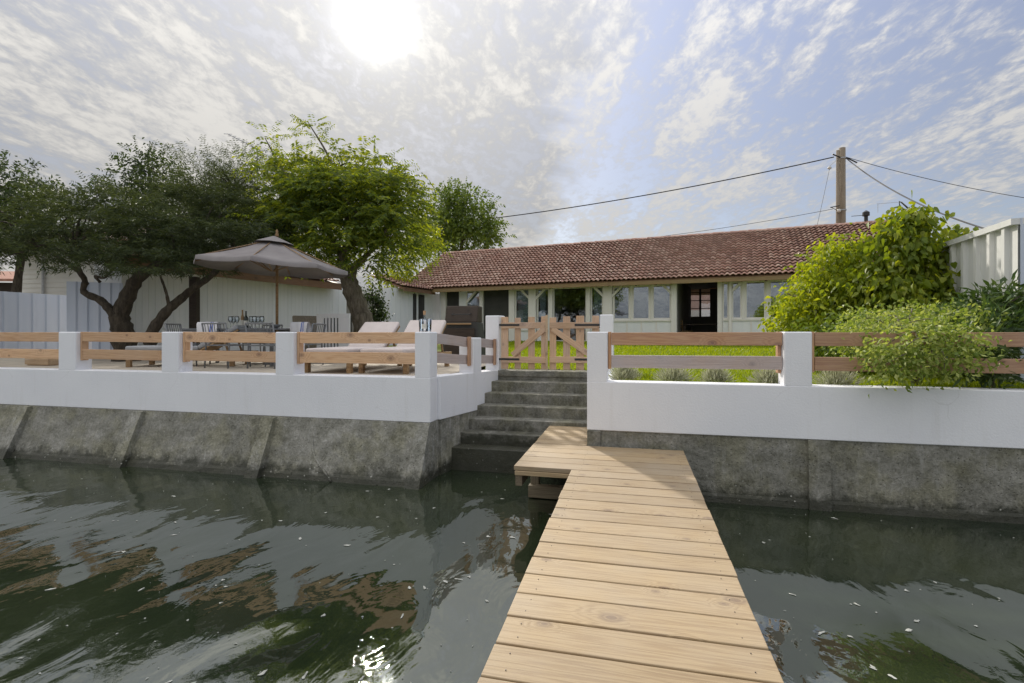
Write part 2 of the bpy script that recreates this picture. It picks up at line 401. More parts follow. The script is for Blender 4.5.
def tile_mat():
    t = NT('clay_tiles'); g = t.n('ShaderNodeNewGeometry'); v = t.coord('Object')
    col = t.ramp(g.outputs['Random Per Island'], [(0.0, (0.26, 0.115, 0.078)), (0.4, (0.37, 0.18, 0.122)), (0.75, (0.46, 0.25, 0.18)), (1.0, (0.56, 0.37, 0.28))])
    m = t.rng(t.noise(v, 0.9, 5, 0.65), 0.38, 0.66); col = t.mix(t.math('MULTIPLY', m, 0.3), col, (0.42, 0.31, 0.24))
    lich = t.rng(t.noise(v, 14, 4, 0.6), 0.58, 0.7, 0.0, 0.55); col = t.mix(lich, col, (0.34, 0.31, 0.25))
    return t.done(t.principled(col, 0.38, t.bump(t.noise(v, 40, 4), 0.006), 0.6))
M['tiles'] = tile_mat()
M['board_white'] = plain('board_white', (0.80, 0.83, 0.86), (0.86, 0.88, 0.90), 1.3, 0.6, 0.003, 30, stretch=(4, 4, 0.5))
M['trim_white'] = plain('trim_white', (0.77, 0.75, 0.72), (0.84, 0.82, 0.79), 2.0, 0.5, 0.002, 30, stretch=(3, 3, 0.6))
M['board_grey'] = plain('board_grey', (0.20, 0.19, 0.17), (0.34, 0.32, 0.28), 1.6, 0.8, 0.006, 30, stretch=(5, 5, 0.4))
M['metal_blue'] = plain('fence_metal', (0.54, 0.60, 0.71), (0.60, 0.65, 0.75), 1.5, 0.45, 0.0, spec=0.5, stretch=(3, 3, 0.4))
M['metal_white'] = plain('fence_white', (0.66, 0.67, 0.67), (0.78, 0.78, 0.76), 1.2, 0.45, 0.0, spec=0.5, stretch=(3, 3, 0.3))
M['lap_white'] = plain('lap_white', (0.72, 0.72, 0.70), (0.80, 0.80, 0.78), 1.2, 0.6)
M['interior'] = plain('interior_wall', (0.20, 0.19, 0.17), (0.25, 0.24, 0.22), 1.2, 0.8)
M['screen'] = plain('dark_screen', (0.035, 0.036, 0.035), (0.055, 0.055, 0.052), 2.0, 0.7)
M['black_metal'] = plain('black_metal', (0.018, 0.018, 0.02), (0.035, 0.035, 0.037), 9, 0.45, spec=0.5)
M['grey_metal'] = plain('grey_metal', (0.14, 0.15, 0.16), (0.22, 0.23, 0.24), 6, 0.42, spec=0.5)
M['galv'] = plain('galvanised', (0.36, 0.37, 0.38), (0.48, 0.49, 0.5), 6, 0.4, spec=0.5, metal=0.6)
M['canvas'] = plain('parasol_canvas', (0.22, 0.20, 0.20), (0.28, 0.26, 0.255), 2.0, 0.9, 0.002, 60)
M['mattress'] = plain('mattress_fabric', (0.60, 0.53, 0.50), (0.70, 0.63, 0.60), 3.0, 0.95, 0.003, 60)
M['grey_fabric'] = plain('grey_fabric', (0.33, 0.34, 0.35), (0.42, 0.43, 0.44), 3.0, 0.95, 0.003, 60)
M['pole_wood'] = wood('pole_wood', (0.36, 0.24, 0.13), (0.22, 0.13, 0.06), (0.1, 0.05, 0.02))
M['teak'] = wood('teak', (0.42, 0.29, 0.16), (0.26, 0.16, 0.08), (0.12, 0.06, 0.03))
M['wicker'] = plain('wicker', (0.22, 0.19, 0.15), (0.38, 0.33, 0.27), 40, 0.8, 0.01, 90)
M['bark_grey'] = plain('bark_grey', (0.09, 0.075, 0.055), (0.27, 0.235, 0.185), 5.0, 0.9, 0.06, 11, stretch=(2.5, 2.5, 0.7))
M['bark_dark'] = plain('bark_dark', (0.035, 0.028, 0.02), (0.11, 0.09, 0.065), 6.0, 0.9, 0.06, 11, stretch=(2.5, 2.5, 0.7))
M['utility_wood'] = plain('utility_wood', (0.17, 0.135, 0.095), (0.30, 0.25, 0.19), 2.0, 0.85, 0.01, 20, stretch=(4, 4, 0.3))
M['cable'] = plain('cable_black', (0.012, 0.012, 0.014), (0.02, 0.02, 0.022), 4, 0.6)
M['ceramic'] = plain('ceramic', (0.55, 0.55, 0.52), (0.65, 0.65, 0.62), 8, 0.3)
M['cork'] = plain('cork', (0.55, 0.33, 0.18), (0.65, 0.42, 0.25), 30, 0.8)
M['foam'] = plain('foam_white', (0.30, 0.31, 0.27), (0.62, 0.62, 0.57), 26, 0.8)
M['cream'] = plain('cream_render', (0.72, 0.70, 0.66), (0.8, 0.78, 0.75), 1.3, 0.8)
M['brick_red'] = plain('brick_red', (0.30, 0.14, 0.10), (0.42, 0.24, 0.18), 8, 0.8)
M['brick_pale'] = plain('brick_pale', (0.5, 0.34, 0.29), (0.62, 0.47, 0.42), 8, 0.8)
M['bottle_green'] = plain('bottle_green', (0.010, 0.016, 0.010), (0.02, 0.03, 0.016), 5, 0.08, spec=0.6)
M['label_paper'] = plain('label_paper', (0.7, 0.68, 0.6), (0.78, 0.76, 0.7), 20, 0.7)
M['shrub_silver'] = leafmat('lavender_leaf', (0.30, 0.32, 0.23), (0.42, 0.44, 0.33), (0.58, 0.58, 0.48), 0.3, (1.1, 1.1, 0.8))
M['leaf_silk'] = leafmat('silk_tree_leaf', (0.06, 0.105, 0.035), (0.115, 0.18, 0.048), (0.22, 0.28, 0.055), 0.55, (2.3, 1.8, 0.30))
M['leaf_tam'] = leafmat('tamarisk_leaf', (0.030, 0.046, 0.022), (0.056, 0.080, 0.036), (0.10, 0.135, 0.055), 0.34, (1.7, 1.5, 0.6))
M['leaf_dark'] = leafmat('dark_tree_leaf', (0.022, 0.038, 0.016), (0.045, 0.067, 0.026), (0.088, 0.128, 0.040), 0.28, (1.4, 1.5, 0.5))
M['leaf_back'] = leafmat('back_tree_leaf', (0.06, 0.10, 0.021), (0.11, 0.17, 0.033), (0.18, 0.24, 0.045), 0.35, (1.6, 1.5, 0.4))
M['leaf_lime'] = leafmat('lime_leaf', (0.15, 0.21, 0.022), (0.28, 0.36, 0.033), (0.42, 0.46, 0.055), 0.52, (1.5, 1.35, 0.3))
M['leaf_big'] = leafmat('big_leaf', (0.11, 0.17, 0.02), (0.20, 0.27, 0.03), (0.32, 0.36, 0.05), 0.5, (1.5, 1.35, 0.3))
M['leaf_varieg'] = leafmat('variegated_leaf', (0.12, 0.19, 0.035), (0.27, 0.34, 0.08), (0.55, 0.58, 0.24), 0.42, (1.3, 1.3, 0.5))
M['leaf_gloss'] = leafmat('glossy_leaf', (0.035, 0.070, 0.022), (0.070, 0.119, 0.035), (0.140, 0.196, 0.063), 0.25, (1.4, 1.4, 0.5), 0.5)

def glass_mat(name, refl, tint=(0.75, 0.82, 0.88)):
    t = NT(name); g = t.n('ShaderNodeBsdfGlossy'); g.inputs['Roughness'].default_value = 0.015; g.inputs[0].default_value = (0.9, 0.95, 1, 1)
    v = t.coord('Object'); t.l(t.bump(t.noise(v, 1.7, 2), 0.004), g.inputs['Normal'])
    tr = t.n('ShaderNodeBsdfTransparent'); tr.inputs[0].default_value = tint + (1,)
    fr = t.n('ShaderNodeFresnel'); fr.inputs[0].default_value = 1.5
    fac = t.math('ADD', fr.outputs[0], refl)
    ms = t.n('ShaderNodeMixShader'); t.l(fac, ms.inputs[0]); t.l(tr.outputs[0], ms.inputs[1]); t.l(g.outputs[0], ms.inputs[2])
    return t.done(ms.outputs[0])
M['pane'] = glass_mat('window_pane', 0.22)
M['clear_glass'] = glass_mat('drinking_glass', 0.10, (0.93, 0.95, 0.96))

def towel_mat():
    t = NT('towel_cloth'); v = t.coord('Object'); sp = t.n('ShaderNodeSeparateXYZ'); t.l(v, sp.inputs[0])
    d = t.math('ABSOLUTE', t.math('SUBTRACT', sp.outputs[0], 0.085)); m = t.rng(d, 0.026, 0.030, 1.0, 0.0)
    inner = t.rng(d, 0.006, 0.009, 1.0, 0.0)
    m2 = t.math('SUBTRACT', m, inner)
    col = t.mix(m2, (0.80, 0.80, 0.83), (0.10, 0.16, 0.50))
    return t.done(t.principled(col, 0.95, t.bump(t.noise(v, 120, 3), 0.003), 0.2))
M['towel'] = towel_mat()

# ------------------------------------------------------------------ frames of the place
u2 = Vector((0.9733, -0.2297)); n2 = Vector((0.2297, 0.9733))       # along the quay, and inland
W0 = Vector((-1.07, 6.67))
def W(s, t, z=0.0): q = W0 + u2 * s + n2 * t; return Vector((q.x, q.y, z))
def s_at(px, t=0.0): return col_on_line(px, W0 + n2 * t, u2)[1]
RZW = math.atan2(u2.y, u2.x)
MW = Matrix.Translation((W0.x, W0.y, 0)) @ Matrix.Rotation(RZW, 4, 'Z')
Z_COPE, Z_TOP, Z_WB, Z_DOCK = 1.35, 1.95, 0.76, 0.58
Z_TERR = 1.33
SR = s_at(587)
h2u = Vector((2.27, -1.0)).normalized(); h2n = Vector((1.0, 2.27)).normalized()   # along the house front, and into the house

# ------------------------------------------------------------------ water, ground, terrace, lawn
o = MB().add([(-900, -900, 0), (900, -900, 0), (900, 900, 0), (-900, 900, 0)], [(0, 1, 2, 3)]).build('water', M['water']); struct(o)
def poly_sheet(name, pts, z, mat, thick=None):
    o = MB().add([(p[0], p[1], p[2] if len(p) > 2 else z) for p in pts], [tuple(range(len(pts)))]).build(name, mat); return struct(o)
def W2(s, t): q = W0 + u2 * s + n2 * t; return (q.x, q.y)
# solid ground behind the quay, cut out where the stairs run down to the water
gz = 1.20
poly_sheet('ground', [W2(-400, 0.20), W2(-0.12, 0.20), W2(-0.12, 2.2), W2(SR + 0.12, 2.2), W2(SR + 0.12, 0.20), W2(400, 0.20), W2(400, 900), W2(-400, 900)], gz, M['soil'])
poly_sheet('terrace', [W2(-14, 0.1), W2(-0.05, 0.1), W2(-0.05, 4.2), W2(-0.9, 4.6), W2(-1.5, 8.0), W2(-14, 8.0)], Z_TERR, M['terrace'])
def lawn_z(x, y):
    t = (Vector((x, y)) - W0).dot(n2)
    return 1.285 + 0.23 * max(0.0, min(1.0, (t - 1.8) / 12.0))
lm = MB(); NS, NTT = 24, 22
LS0, LS1, LT0, LT1 = -6.0, 13.0, 0.1, 18.5
for j in range(NTT + 1):
    for i in range(NS + 1):
        s = LS0 + (LS1 - LS0) * i / NS; t_ = LT0 + (LT1 - LT0) * j / NTT
        q = W2(s, t_); lm.v.append((q[0], q[1], lawn_z(*q)))
for j in range(NTT):
    for i in range(NS):
        s = LS0 + (LS1 - LS0) * (i + .5) / NS; t_ = LT0 + (LT1 - LT0) * (j + .5) / NTT
        if s < SR + 0.6 and t_ < 2.7: continue
        if s < 0.4 and t_ < 4.3: continue
        a = j * (NS + 1) + i; lm.f.append((a, a + 1, a + NS + 2, a + NS + 1))
struct(lm.build('lawn', M['lawn']))
# grass blades on the part of the lawn in view
NG = 110000
s = rng.uniform(-2.6, 12.5, NG); t_ = 0.35 + 16.5 * rng.uniform(0, 1, NG) ** 1.5
ok = ~((s < SR + 0.35) & (t_ < 2.45)) & ~((s < 0.0) & (t_ < 4.5))
s, t_ = s[ok], t_[ok]; NG = len(s)
gx = W0.x + u2.x * s + n2.x * t_; gy = W0.y + u2.y * s + n2.y * t_
gzv = 1.285 + 0.23 * np.clip((t_ - 1.8) / 12.0, 0, 1)
hgt = rng.uniform(0.03, 0.085, NG); ang = rng.uniform(0, 2 * np.pi, NG); wd = rng.uniform(0.005, 0.010, NG) * (1 + t_ / 12)
lean = rng.normal(0, 0.03, (NG, 2))
b = np.stack([gx, gy, gzv], 1); side = np.stack([np.cos(ang), np.sin(ang), np.zeros(NG)], 1) * wd[:, None]
tip = b + np.stack([lean[:, 0], lean[:, 1], hgt], 1)
V = np.stack([b - side, b + side, tip], 1).reshape(-1, 3)
o = link('grass', fast_mesh('grass', V, np.arange(NG * 3).reshape(-1, 3)), M['grass'])
tag(o, 'short bright green grass of the lawn in front of the long house', 'grass', kind='stuff')

# ------------------------------------------------------------------ quay walls
def quay_box(name, mat, parent, s0, s1, t0, t1, z0, z1, bevel=0.008):
    return MB().box(s0, s1, t0, t1, z0, z1).build(name, mat, parent, bevel=bevel)
left = empty('quay_wall', (W0.x, W0.y, 0), RZW)
tag(left, 'white rendered terrace wall with square pillars on sloping stained concrete, left of the steps', 'wall')
quay_box('white_band', M['white_render'], left, -16, 0.0, 0.0, 0.26, Z_WB, Z_COPE)
# sloping concrete foot
def profile_run(name, mat, parent, s0, s1, prof, seg=0.0):
    mb = MB(); n = max(1, int((s1 - s0) / seg)) if seg else 1
    for k in range(n + 1):
        s_ = s0 + (s1 - s0) * k / n
        for (t, z) in prof:
            j = 0.0 if not seg else random.uniform(-0.006, 0.006)
            mb.v.append((s_, t + j, z))
    m = len(prof)
    for k in range(n):
        for i in range(m - 1):
            a = k * m + i; mb.f.append((a, a + m, a + m + 1, a + 1))
        a = k * m; mb.f.append((a + m - 1, a + m - 1 + m, a + m, a))
    mb.f.append(tuple(range(m))); mb.f.append(tuple(n * m + i for i in reversed(range(m))))
    return mb.build(name, mat, parent)
BT = 0.30
profile_run('concrete_foot', M['concrete'], left, -16, -0.19, [(0.2, -0.6), (-0.03 - BT * 1.55, -0.6), (-0.03 - BT, 0.0), (-0.03 - BT * 0.93, 0.06), (-0.09 - BT * 0.62, 0.09), (-0.02, Z_WB - 0.002), (0.2, Z_WB - 0.002)], 0.25)
for a in (-30, 30, 142, 272):
    s0 = s_at(a)
    profile_run('buttress', M['concrete_pale'], left, s0 - 0.10, s0 + 0.10,
                [(0.1, -0.6), (-0.13 - BT * 1.5, -0.6), (-0.13 - BT, 0.0), (-0.095, Z_WB - 0.004), (0.1, Z_WB - 0.004)])
profile_run('buttress', M['concrete_pale'], left, -0.19, 0.004, [(0.3, -0.6), (-0.08 - BT * 1.5, -0.6), (-0.08 - BT, 0.0), (-0.03, Z_WB - 0.002), (0.3, Z_WB - 0.002)])
# pale rope of cement run down the foot
mb = MB(); sx = s_at(318)
mb.tube(catmull([(sx, -0.05, 0.66), (sx + 0.02, -0.15, 0.45), (sx + 0.10, -0.21, 0.27), (sx + 0.30, -0.29, 0.10), (sx + 0.42, -0.335, 0.0)], 5), [0.008] * 6 + [0.016] * 6 + [0.014] * 9, 6)
mb.build('cement_run', M['concrete_pale'], left, smooth=True)
PW = []
for a, b_ in ((-62, -46), (58, 75.5), (161, 178.5), (275, 293.5), (414.5, 430.0)):
    s0, s1 = s_at(a), s_at(b_); PW.append((s0, s1)); quay_box('pillar', M['white_render'], left, s0, s1, 0.0015, 0.26, Z_COPE - 0.01, Z_TOP + random.uniform(-0.004, 0.004), 0.012)
# return along the steps
GL = col_on_line(498.5, (-0.43, 8.82), u2)[0]
def wl2(pt):                                             # world 2D to quay-local
    d = Vector((pt[0], pt[1])) - W0; return d.dot(u2), d.dot(n2)
gs, gt = wl2(GL)
def ret_box(name, mat, f0, f1, w0, w1, zb, zt, bevel=0.006):
    """slab on the return wall: f0..f1 along it, w0..w1 across (0 = face towards the steps, negative = into the terrace), zb/zt per end"""
    a = Vector((0.0, 0.0)); b = Vector((gs, gt)); d = b - a; L = d.length; d.normalize(); nn = Vector((d.y, -d.x))
    q = [a + d * L * f0 + nn * w0, a + d * L * f0 + nn * w1, a + d * L * f1 + nn * w1, a + d * L * f1 + nn * w0]
    zz0 = (zb[0], zb[0], zb[1], zb[1]); zz1 = (zt[0], zt[0], zt[1], zt[1])
    return MB().hexa([(p.x, p.y, z) for p, z in zip(q, zz0)], [(p.x, p.y, z) for p, z in zip(q, zz1)]).build(name, mat, left, bevel=bevel)
ret_box('return_band', M['white_render'], 0.1145, 1.0, -0.26, 0.0, (Z_WB, 0.70), (Z_COPE - 0.003, 1.294))
ret_box('return_foot', M['concrete_pale'], 0.132, 1.0, -0.26, -0.012, (-0.6, -0.6), (Z_WB - 0.004, 0.696), 0)
ret_box('pillar', M['white_render'], 0.57, 0.70, -0.255, -0.0015, (1.28, 1.28), (1.865, 1.86), 0.012)
ret_box('gate_post', M['white_render'], 1.0, 1.13, -0.25, 0.0, (0.6, 0.6), (2.235, 2.235), 0.012)

right = empty('quay_wall', (W0.x, W0.y, 0), RZW)
tag(right, 'white rendered garden wall with square pillars on upright stained concrete, right of the steps', 'wall')
quay_box('white_band', M['white_render'], right, SR, SR + 12, 0.0, 0.26, Z_WB, Z_COPE)
profile_run('concrete_foot', M['concrete'], right, SR + 0.12, SR + 12, [(0.2, -0.6), (-0.04, -0.6), (-0.025, 0.0), (-0.02, 0.07), (0.0, 0.10), (0.022, Z_WB - 0.002), (0.2, Z_WB - 0.002)], 0.25)
quay_box('end_block', M['concrete_step'], right, SR + 0.002, SR + 0.165, -0.012, 0.2, -0.6, Z_WB - 0.003)
s0, s1 = s_at(808), s_at(830)
profile_run('buttress', M['concrete'], right, s0, s1, [(0.1, -0.6), (-0.075, -0.6), (-0.055, 0.0), (-0.012, Z_WB - 0.003), (0.1, Z_WB - 0.003)])
quay_box('stair_side_foot', M['concrete_step'], right, SR + 0.012, SR + 0.26, 0.2, 2.9, -0.6, Z_WB - 0.004, 0)
quay_box('stair_side_band', M['white_render'], right, SR, SR + 0.26, 0.26, 2.35, Z_WB, 1.30)
PR = []
for a, b_ in ((587, 607.5), (784.5, 812.5), (1046, 1084)):
    s0, s1 = s_at(a), s_at(b_); PR.append((s0, s1)); quay_box('pillar', M['white_render'], right, s0, s1, 0.0015, 0.26, Z_COPE - 0.01, Z_TOP + 0.003, 0.012)
gr_s0 = SR + 0.0; GRT = gt + 0.02
quay_box('gate_post', M['white_render'], right, gr_s0 + 0.02, gr_s0 + 0.24, GRT - 0.06, GRT + 0.16, 0.7, 2.235, 0.012)

# ------------------------------------------------------------------ railings
def rail(parent, name, a, b, w, h, mat):
    a = Vector(a); b = Vector(b); L = (b - a).length
    o = MB().box(-L / 2, L / 2, -w / 2, w / 2, -h / 2, h / 2).build(name, mat, parent, bevel=0.004)
    o.location = (a + b) / 2; d = (b - a).normalized()
    o.rotation_euler = d.to_track_quat('X', 'Z').to_euler(); return o
def railing(label, s0, s1, mat_t, mat_b, mat_p, both=False):
    r = empty('wooden_railing', W((s0 + s1) / 2, 0.12, Z_COPE), RZW)
    tag(r, label, 'railing', 'wooden railings between the white pillars')
    L = (s1 - s0) / 2; e = 0.004
    j = random.uniform(-0.006, 0.006)
    xr = L - e
    rail(r, 'rail', (-L + 0.045, -0.03, 0.52 + j), (xr, -0.03, 0.52 - j), 0.045, 0.152, mat_t)
    rail(r, 'rail', (-L + 0.045, -0.03, 0.245 + j), (xr, -0.03, 0.245 - j), 0.045, 0.152, mat_b)
    o = rail(r, 'upright', (-L + 0.022, 0.0, 0.15), (-L + 0.022, 0.0, 0.602), 0.105, 0.036, mat_p)
    if both: rail(r, 'upright', (L - 0.022, 0.04, 0.13), (L - 0.022, 0.04, 0.602), 0.09, 0.036, mat_p)
    return r
railing('pine railing over the white wall where the wall leaves the corrugated fence', PW[0][1], PW[1][0], M['rail_warm'], M['rail_warm'], M['rail_warm'])
railing('pine railing in front of the forked tamarisk trunk', PW[1][1], PW[2][0], M['rail_warm'], M['rail_warm'], M['rail_warm'])
railing('pine railing in front of the set dining table and parasol', PW[2][1], PW[3][0], M['rail_warm'], M['rail_warm'], M['rail_warm'])
railing('pine railing in front of the two sun loungers', PW[3][1], PW[4][0], M['rail_warm'], M['rail_warm'], M['rail_warm'])
railing('railing with reddish top board and grey lower board above the lavender', PR[0][1], PR[1][0], M['rail_red'], M['rail_grey'], M['rail_red'], True)
railing('railing overgrown by the variegated shrub hanging over the wall', PR[1][1], PR[2][0], M['rail_red'], M['rail_red'], M['rail_red'], True)
def ret_rail(label, f0, f1, za, zb_):
    d = Vector((gs, gt)); p0 = d * f0; p1 = d * f1; nn = Vector((d.y, -d.x)).normalized() * -0.10
    r = empty('wooden_railing', W(*(p0 + nn), 1.3), RZW); tag(r, label, 'railing', 'wooden railings between the white pillars')
    q = p1 - p0
    for k, dz in enumerate((0.0, -0.27)):
        rail(r, 'rail', (0, 0, za + dz - 1.3), (q.x, q.y, zb_ + dz - 1.3), 0.045, 0.14, M['rail_grey'])
    e = q * 0.965
    rail(r, 'upright', (e.x, e.y, zb_ - 0.36 - 1.3), (e.x, e.y, zb_ + 0.085 - 1.3), 0.10, 0.036, M['rail_red']).location += Vector((0.045, 0, 0))
ret_rail('weathered railing beside the steps next to the pillar with the bottle', 0.135, 0.565, 1.865, 1.79)
ret_rail('weathered railing beside the steps next to the gate post', 0.705, 0.995, 1.785, 1.745)

# ------------------------------------------------------------------ steps
st = empty('stone_steps', W(1.0, 1.5, 0), RZW); tag(st, 'damp grey concrete steps going down from the garden gate into the water', 'steps')
st.location = (W0.x, W0.y, 0)
for k in range(7):
    z1 = 1.29 - 0.1625 * k; tf = gt - 0.02 - 0.27 * k
    f = max(0.0, min(1.0, tf / gt)); sl = gs * f - 0.06
    if tf < 0.05: sl = 0.02
    sr_ = SR + 0.006
    mb = MB().box(sl, sr_, tf, tf + (0.31 if k else 0.62), z1 - 0.24 if k < 6 else -0.6, z1)
    o = mb.build('step', M['concrete_step'], st, bevel=0.012, seg=2)

# ------------------------------------------------------------------ garden gate (two leaves)
gz0 = 1.315
def gate_leaf(px0, px1, pickets, brace, label, hinge_side, tie):
    base = col_on_line(px0, W0 + n2 * (gt + 0.05), u2)[0]
    L = (col_on_line(px1, W0 + n2 * (gt + 0.05), u2)[0] - base).length
    g = empty('garden_gate', (base.x, base.y, gz0), RZW); tag(g, label, 'gate', 'leaves of the double garden gate')
    def sx(px): return (col_on_line(px, W0 + n2 * (gt + 0.05), u2)[0] - base).length * (1 if px >= px0 else -1)
    d = base.y
    def zz(py): return H + (HY - py) / F * d - gz0
    for a, b_, top in pickets:
        x0, x1 = sx(a), sx(b_)
        rail(g, 'picket', ((x0 + x1) / 2, 0.022, 0.0), ((x0 + x1) / 2, 0.022, zz(top)), 0.022, x1 - x0, M['gate_wood'])
    for py in (325.5, 359.5):
        rail(g, 'cross_rail', (0.01, -0.004, zz(py)), (L - 0.01, -0.004, zz(py)), 0.028, 0.105, M['gate_wood'])
    (ax, ay), (bx, by) = brace
    rail(g, 'brace', (sx(ax), -0.0055, zz(ay)), (sx(bx), -0.0055, zz(by)), 0.024, 0.095, M['gate_wood'])
    for py in (325.0, 359.0):
        x0, x1 = (-0.03, 0.34) if hinge_side < 0 else (L - 0.40, L + 0.03)
        o = rail(g, 'hinge_strap', (x0, -0.022, zz(py)), (x1, -0.022, zz(py)), 0.008, 0.035, M['black_metal'])
    if tie: rail(g, 'closing_strip', (L - 0.02, -0.024, 0.0), (L - 0.02, -0.024, zz(315.5)), 0.014, 0.04, M['pine_new'])
gate_leaf(500.5, 548, [(501, 508, 317), (514.5, 520.5, 318), (528, 534.5, 317), (541, 547.5, 316.5)], ((512.5, 355), (545, 328.5)), 'left leaf of picket gate, hung on the post at the terrace', -1, True)
gate_leaf(549, 599, [(549.5, 556, 317.5), (563, 570, 316.5), (576, 584, 316), (592, 599, 316)], ((552, 328.5), (592, 356)), 'right leaf of picket gate, hung on the post at the garden wall', 1, False)

# ------------------------------------------------------------------ dock
dock = empty('wooden_dock', (W0.x, W0.y, Z_DOCK), RZW); tag(dock, 'pale plank dock leading over the water to the garden steps', 'dock')
As, At = wl2((0.585, 5.06)); DW = 1.168; LS = wl2((0.01, 5.18))[0]
TB = -1.19
TH = 0.045
screws = MB()
def plank(s0, s1, t0, t1):
    w = t1 - t0
    o = MB().box(-(s1 - s0) / 2, (s1 - s0) / 2, -w / 2 + 0.0045, w / 2 - 0.0045, -TH, 0).build('plank', M['dock_wood'], dock, bevel=0.005, seg=2)
    o.location = ((s0 + s1) / 2 + random.uniform(-0.004, 0.004), (t0 + t1) / 2, random.uniform(-0.0012, 0.0012))
    o.rotation_euler = (random.uniform(-0.004, 0.004), random.uniform(-0.001, 0.001), random.uniform(-0.0015, 0.0015))
    for x_ in ((s0 + 0.09, s1 - 0.09) if s1 - s0 < 1.3 else (s0 + 0.06, As + 0.09, s1 - 0.09)):
        for y_ in (t0 + w * 0.24, t1 - w * 0.24): screws.lathe([(0.0, 0.0026), (0.0026, 0.0024), (0.0030, 0.0005)], (x_ + random.uniform(-0.008, 0.008), y_ + random.uniform(-0.008, 0.008), 0.0), 7)
pt = 1.2975
while pt > 0.0 + 0.10:
    plank(LS, SR - 0.006, pt - 0.222, pt); pt -= 0.2235
pt = -0.05
while pt > TB + 0.10:
    plank(LS, As + DW, pt - 0.222, pt); pt -= 0.2235
PITCH = 0.2235
while pt > -10.0:
    plank(As, As + DW, pt - PITCH + 0.003, pt); pt -= PITCH
o = screws.build('screws', M['black_metal'], dock); o['kind'] = 'stuff'
def dbeam(name, a, b, w, h, mat=M['wet_wood']): return rail(dock, name, a, b, w, h, mat)
for sx in (As + 0.09, As + DW - 0.09, As + DW / 2):
    dbeam('joist', (sx, -0.1, -TH - 0.082), (sx, -10.0, -TH - 0.082), 0.07, 0.15)
dbeam('joist', (LS + 0.05, 1.28, -TH - 0.082), (LS + 0.05, TB + 0.03, -TH - 0.082), 0.07, 0.15)
dbeam('edge_board', (LS + 0.01, TB + 0.035, -TH - 0.025), (As - 0.01, TB + 0.035, -TH - 0.025), 0.03, 0.045, M['dock_wood'])
dbeam('cross_beam', (LS - 0.01, -0.33, -0.50), (As + DW - 0.02, -0.33, -0.50), 0.10, 0.14)
for (sx, tt) in ((LS + 0.055, -0.19), (LS + 0.055, 1.0), (As + 0.09, -2.6), (As + DW - 0.09, -2.6), (As + DW - 0.09, -0.19), (As + 0.09, -4.6), (As + DW - 0.09, -4.6), (As + 0.09, -6.6), (As + DW - 0.09, -6.6), (As + 0.09, -8.8), (As + DW - 0.09, -8.8)):
    dbeam('post', (sx, tt - 0.075, -1.2), (sx, tt - 0.075, -TH - 0.16), 0.10, 0.10)

# ------------------------------------------------------------------ long house
HB = col_on_line(560, P(560, 0, 22).xy, h2u)[0]
HZ = 1.52
RZH = math.atan2(h2u.y, h2u.x)
house = empty('long_house', (HB.x, HB.y, HZ), RZH); tag(house, 'long low house with red clay tile roof and white timber glazed front', 'house')
def hx(px, y=0.0):
    return col_on_line(px, HB + h2n * y, h2u)[1]
def hz(px, py, y=0.0):
    q = col_on_line(px, HB + h2n * y, h2u)[0]; return H + (HY - py) / F * q.y - HZ
EY = -0.50
ze = hz(600, 281.5, EY); RY = 3.7
zr = hz(640, 239.5, RY)
sL = hx(399, EY); sRr = hx(889, RY) + 0.4
HEAD = 2.34
pitch = math.atan2(zr - ze, RY - EY)
# tile field helper: rows of curved tiles laid on a slope (x along eave, y up the slope in plan)
def tile_field(x0, x1, y0, z0, y1, z1, tw=0.19, ex=0.29, jit=0.006, xr=None):
    sl = math.hypot(y1 - y0, z1 - z0); ca, sa = (y1 - y0) / sl, (z1 - z0) / sl
    nr = max(1, int(round(sl / ex))); ex = sl / nr; nc = int((x1 - x0) / tw)
    prof = [(0.0, 0.008), (0.18, 0.040), (0.40, 0.060), (0.62, 0.042), (0.78, 0.004), (1.02, 0.008)]
    pxs = np.array([p[0] for p in prof]) * tw; pz = np.array([p[1] for p in prof])
    m = len(prof)
    ii, jj = np.meshgrid(np.arange(nc), np.arange(nr)); ii = ii.ravel(); jj = jj.ravel(); N = len(ii)
    ox = x0 + ii * tw + rng.normal(0, jit * 0.5, N); od = jj * ex + rng.normal(0, jit, N); oh = rng.normal(0, 0.003, N)
    lift = 0.068
    def row(dv, hgt):
        X = ox[:, None] + pxs[None]; D = (od + dv)[:, None] + 0 * pxs[None]; Hh = oh[:, None] + hgt + pz[None]
        return np.stack([X, y0 + D * ca - Hh * sa, z0 + D * sa + Hh * ca], 2)
    A = row(0.0, lift - 0.022); B = row(0.0, lift); C = row(ex * 1.04, 0.002)
    V = np.concatenate([A, B, C], 1)
    q = []
    for i in range(m - 1): q += [(i, i + 1, m + i + 1, m + i), (m + i, m + i + 1, 2 * m + i + 1, 2 * m + i)]
    q = np.array(q); Q = (q[None] + (np.arange(N) * 3 * m)[:, None, None]).reshape(-1, 4)
    return V.reshape(-1, 3), Q
roof = MB()
rt = 0.10
roof.hexa([(sL, EY, ze - rt), (sRr, EY, ze - rt), (sRr, RY, zr - rt), (sL, RY, zr - rt)], [(sL, EY, ze - 0.01), (sRr, EY, ze - 0.01), (sRr, RY, zr - 0.01), (sL, RY, zr - 0.01)])
BY = 2 * RY - EY
roof.hexa([(sL, RY + 0.001, zr - rt), (sRr, RY + 0.001, zr - rt), (sRr, BY, ze - rt), (sL, BY, ze - rt)], [(sL, RY + 0.001, zr - 0.01), (sRr, RY + 0.001, zr - 0.01), (sRr, BY, ze - 0.01), (sL, BY, ze - 0.01)])
roof_o = roof.build('roof', M['fascia_brown'], house)
V, Q = tile_field(sL, sRr, EY - 0.05, ze - 0.02, RY, zr)
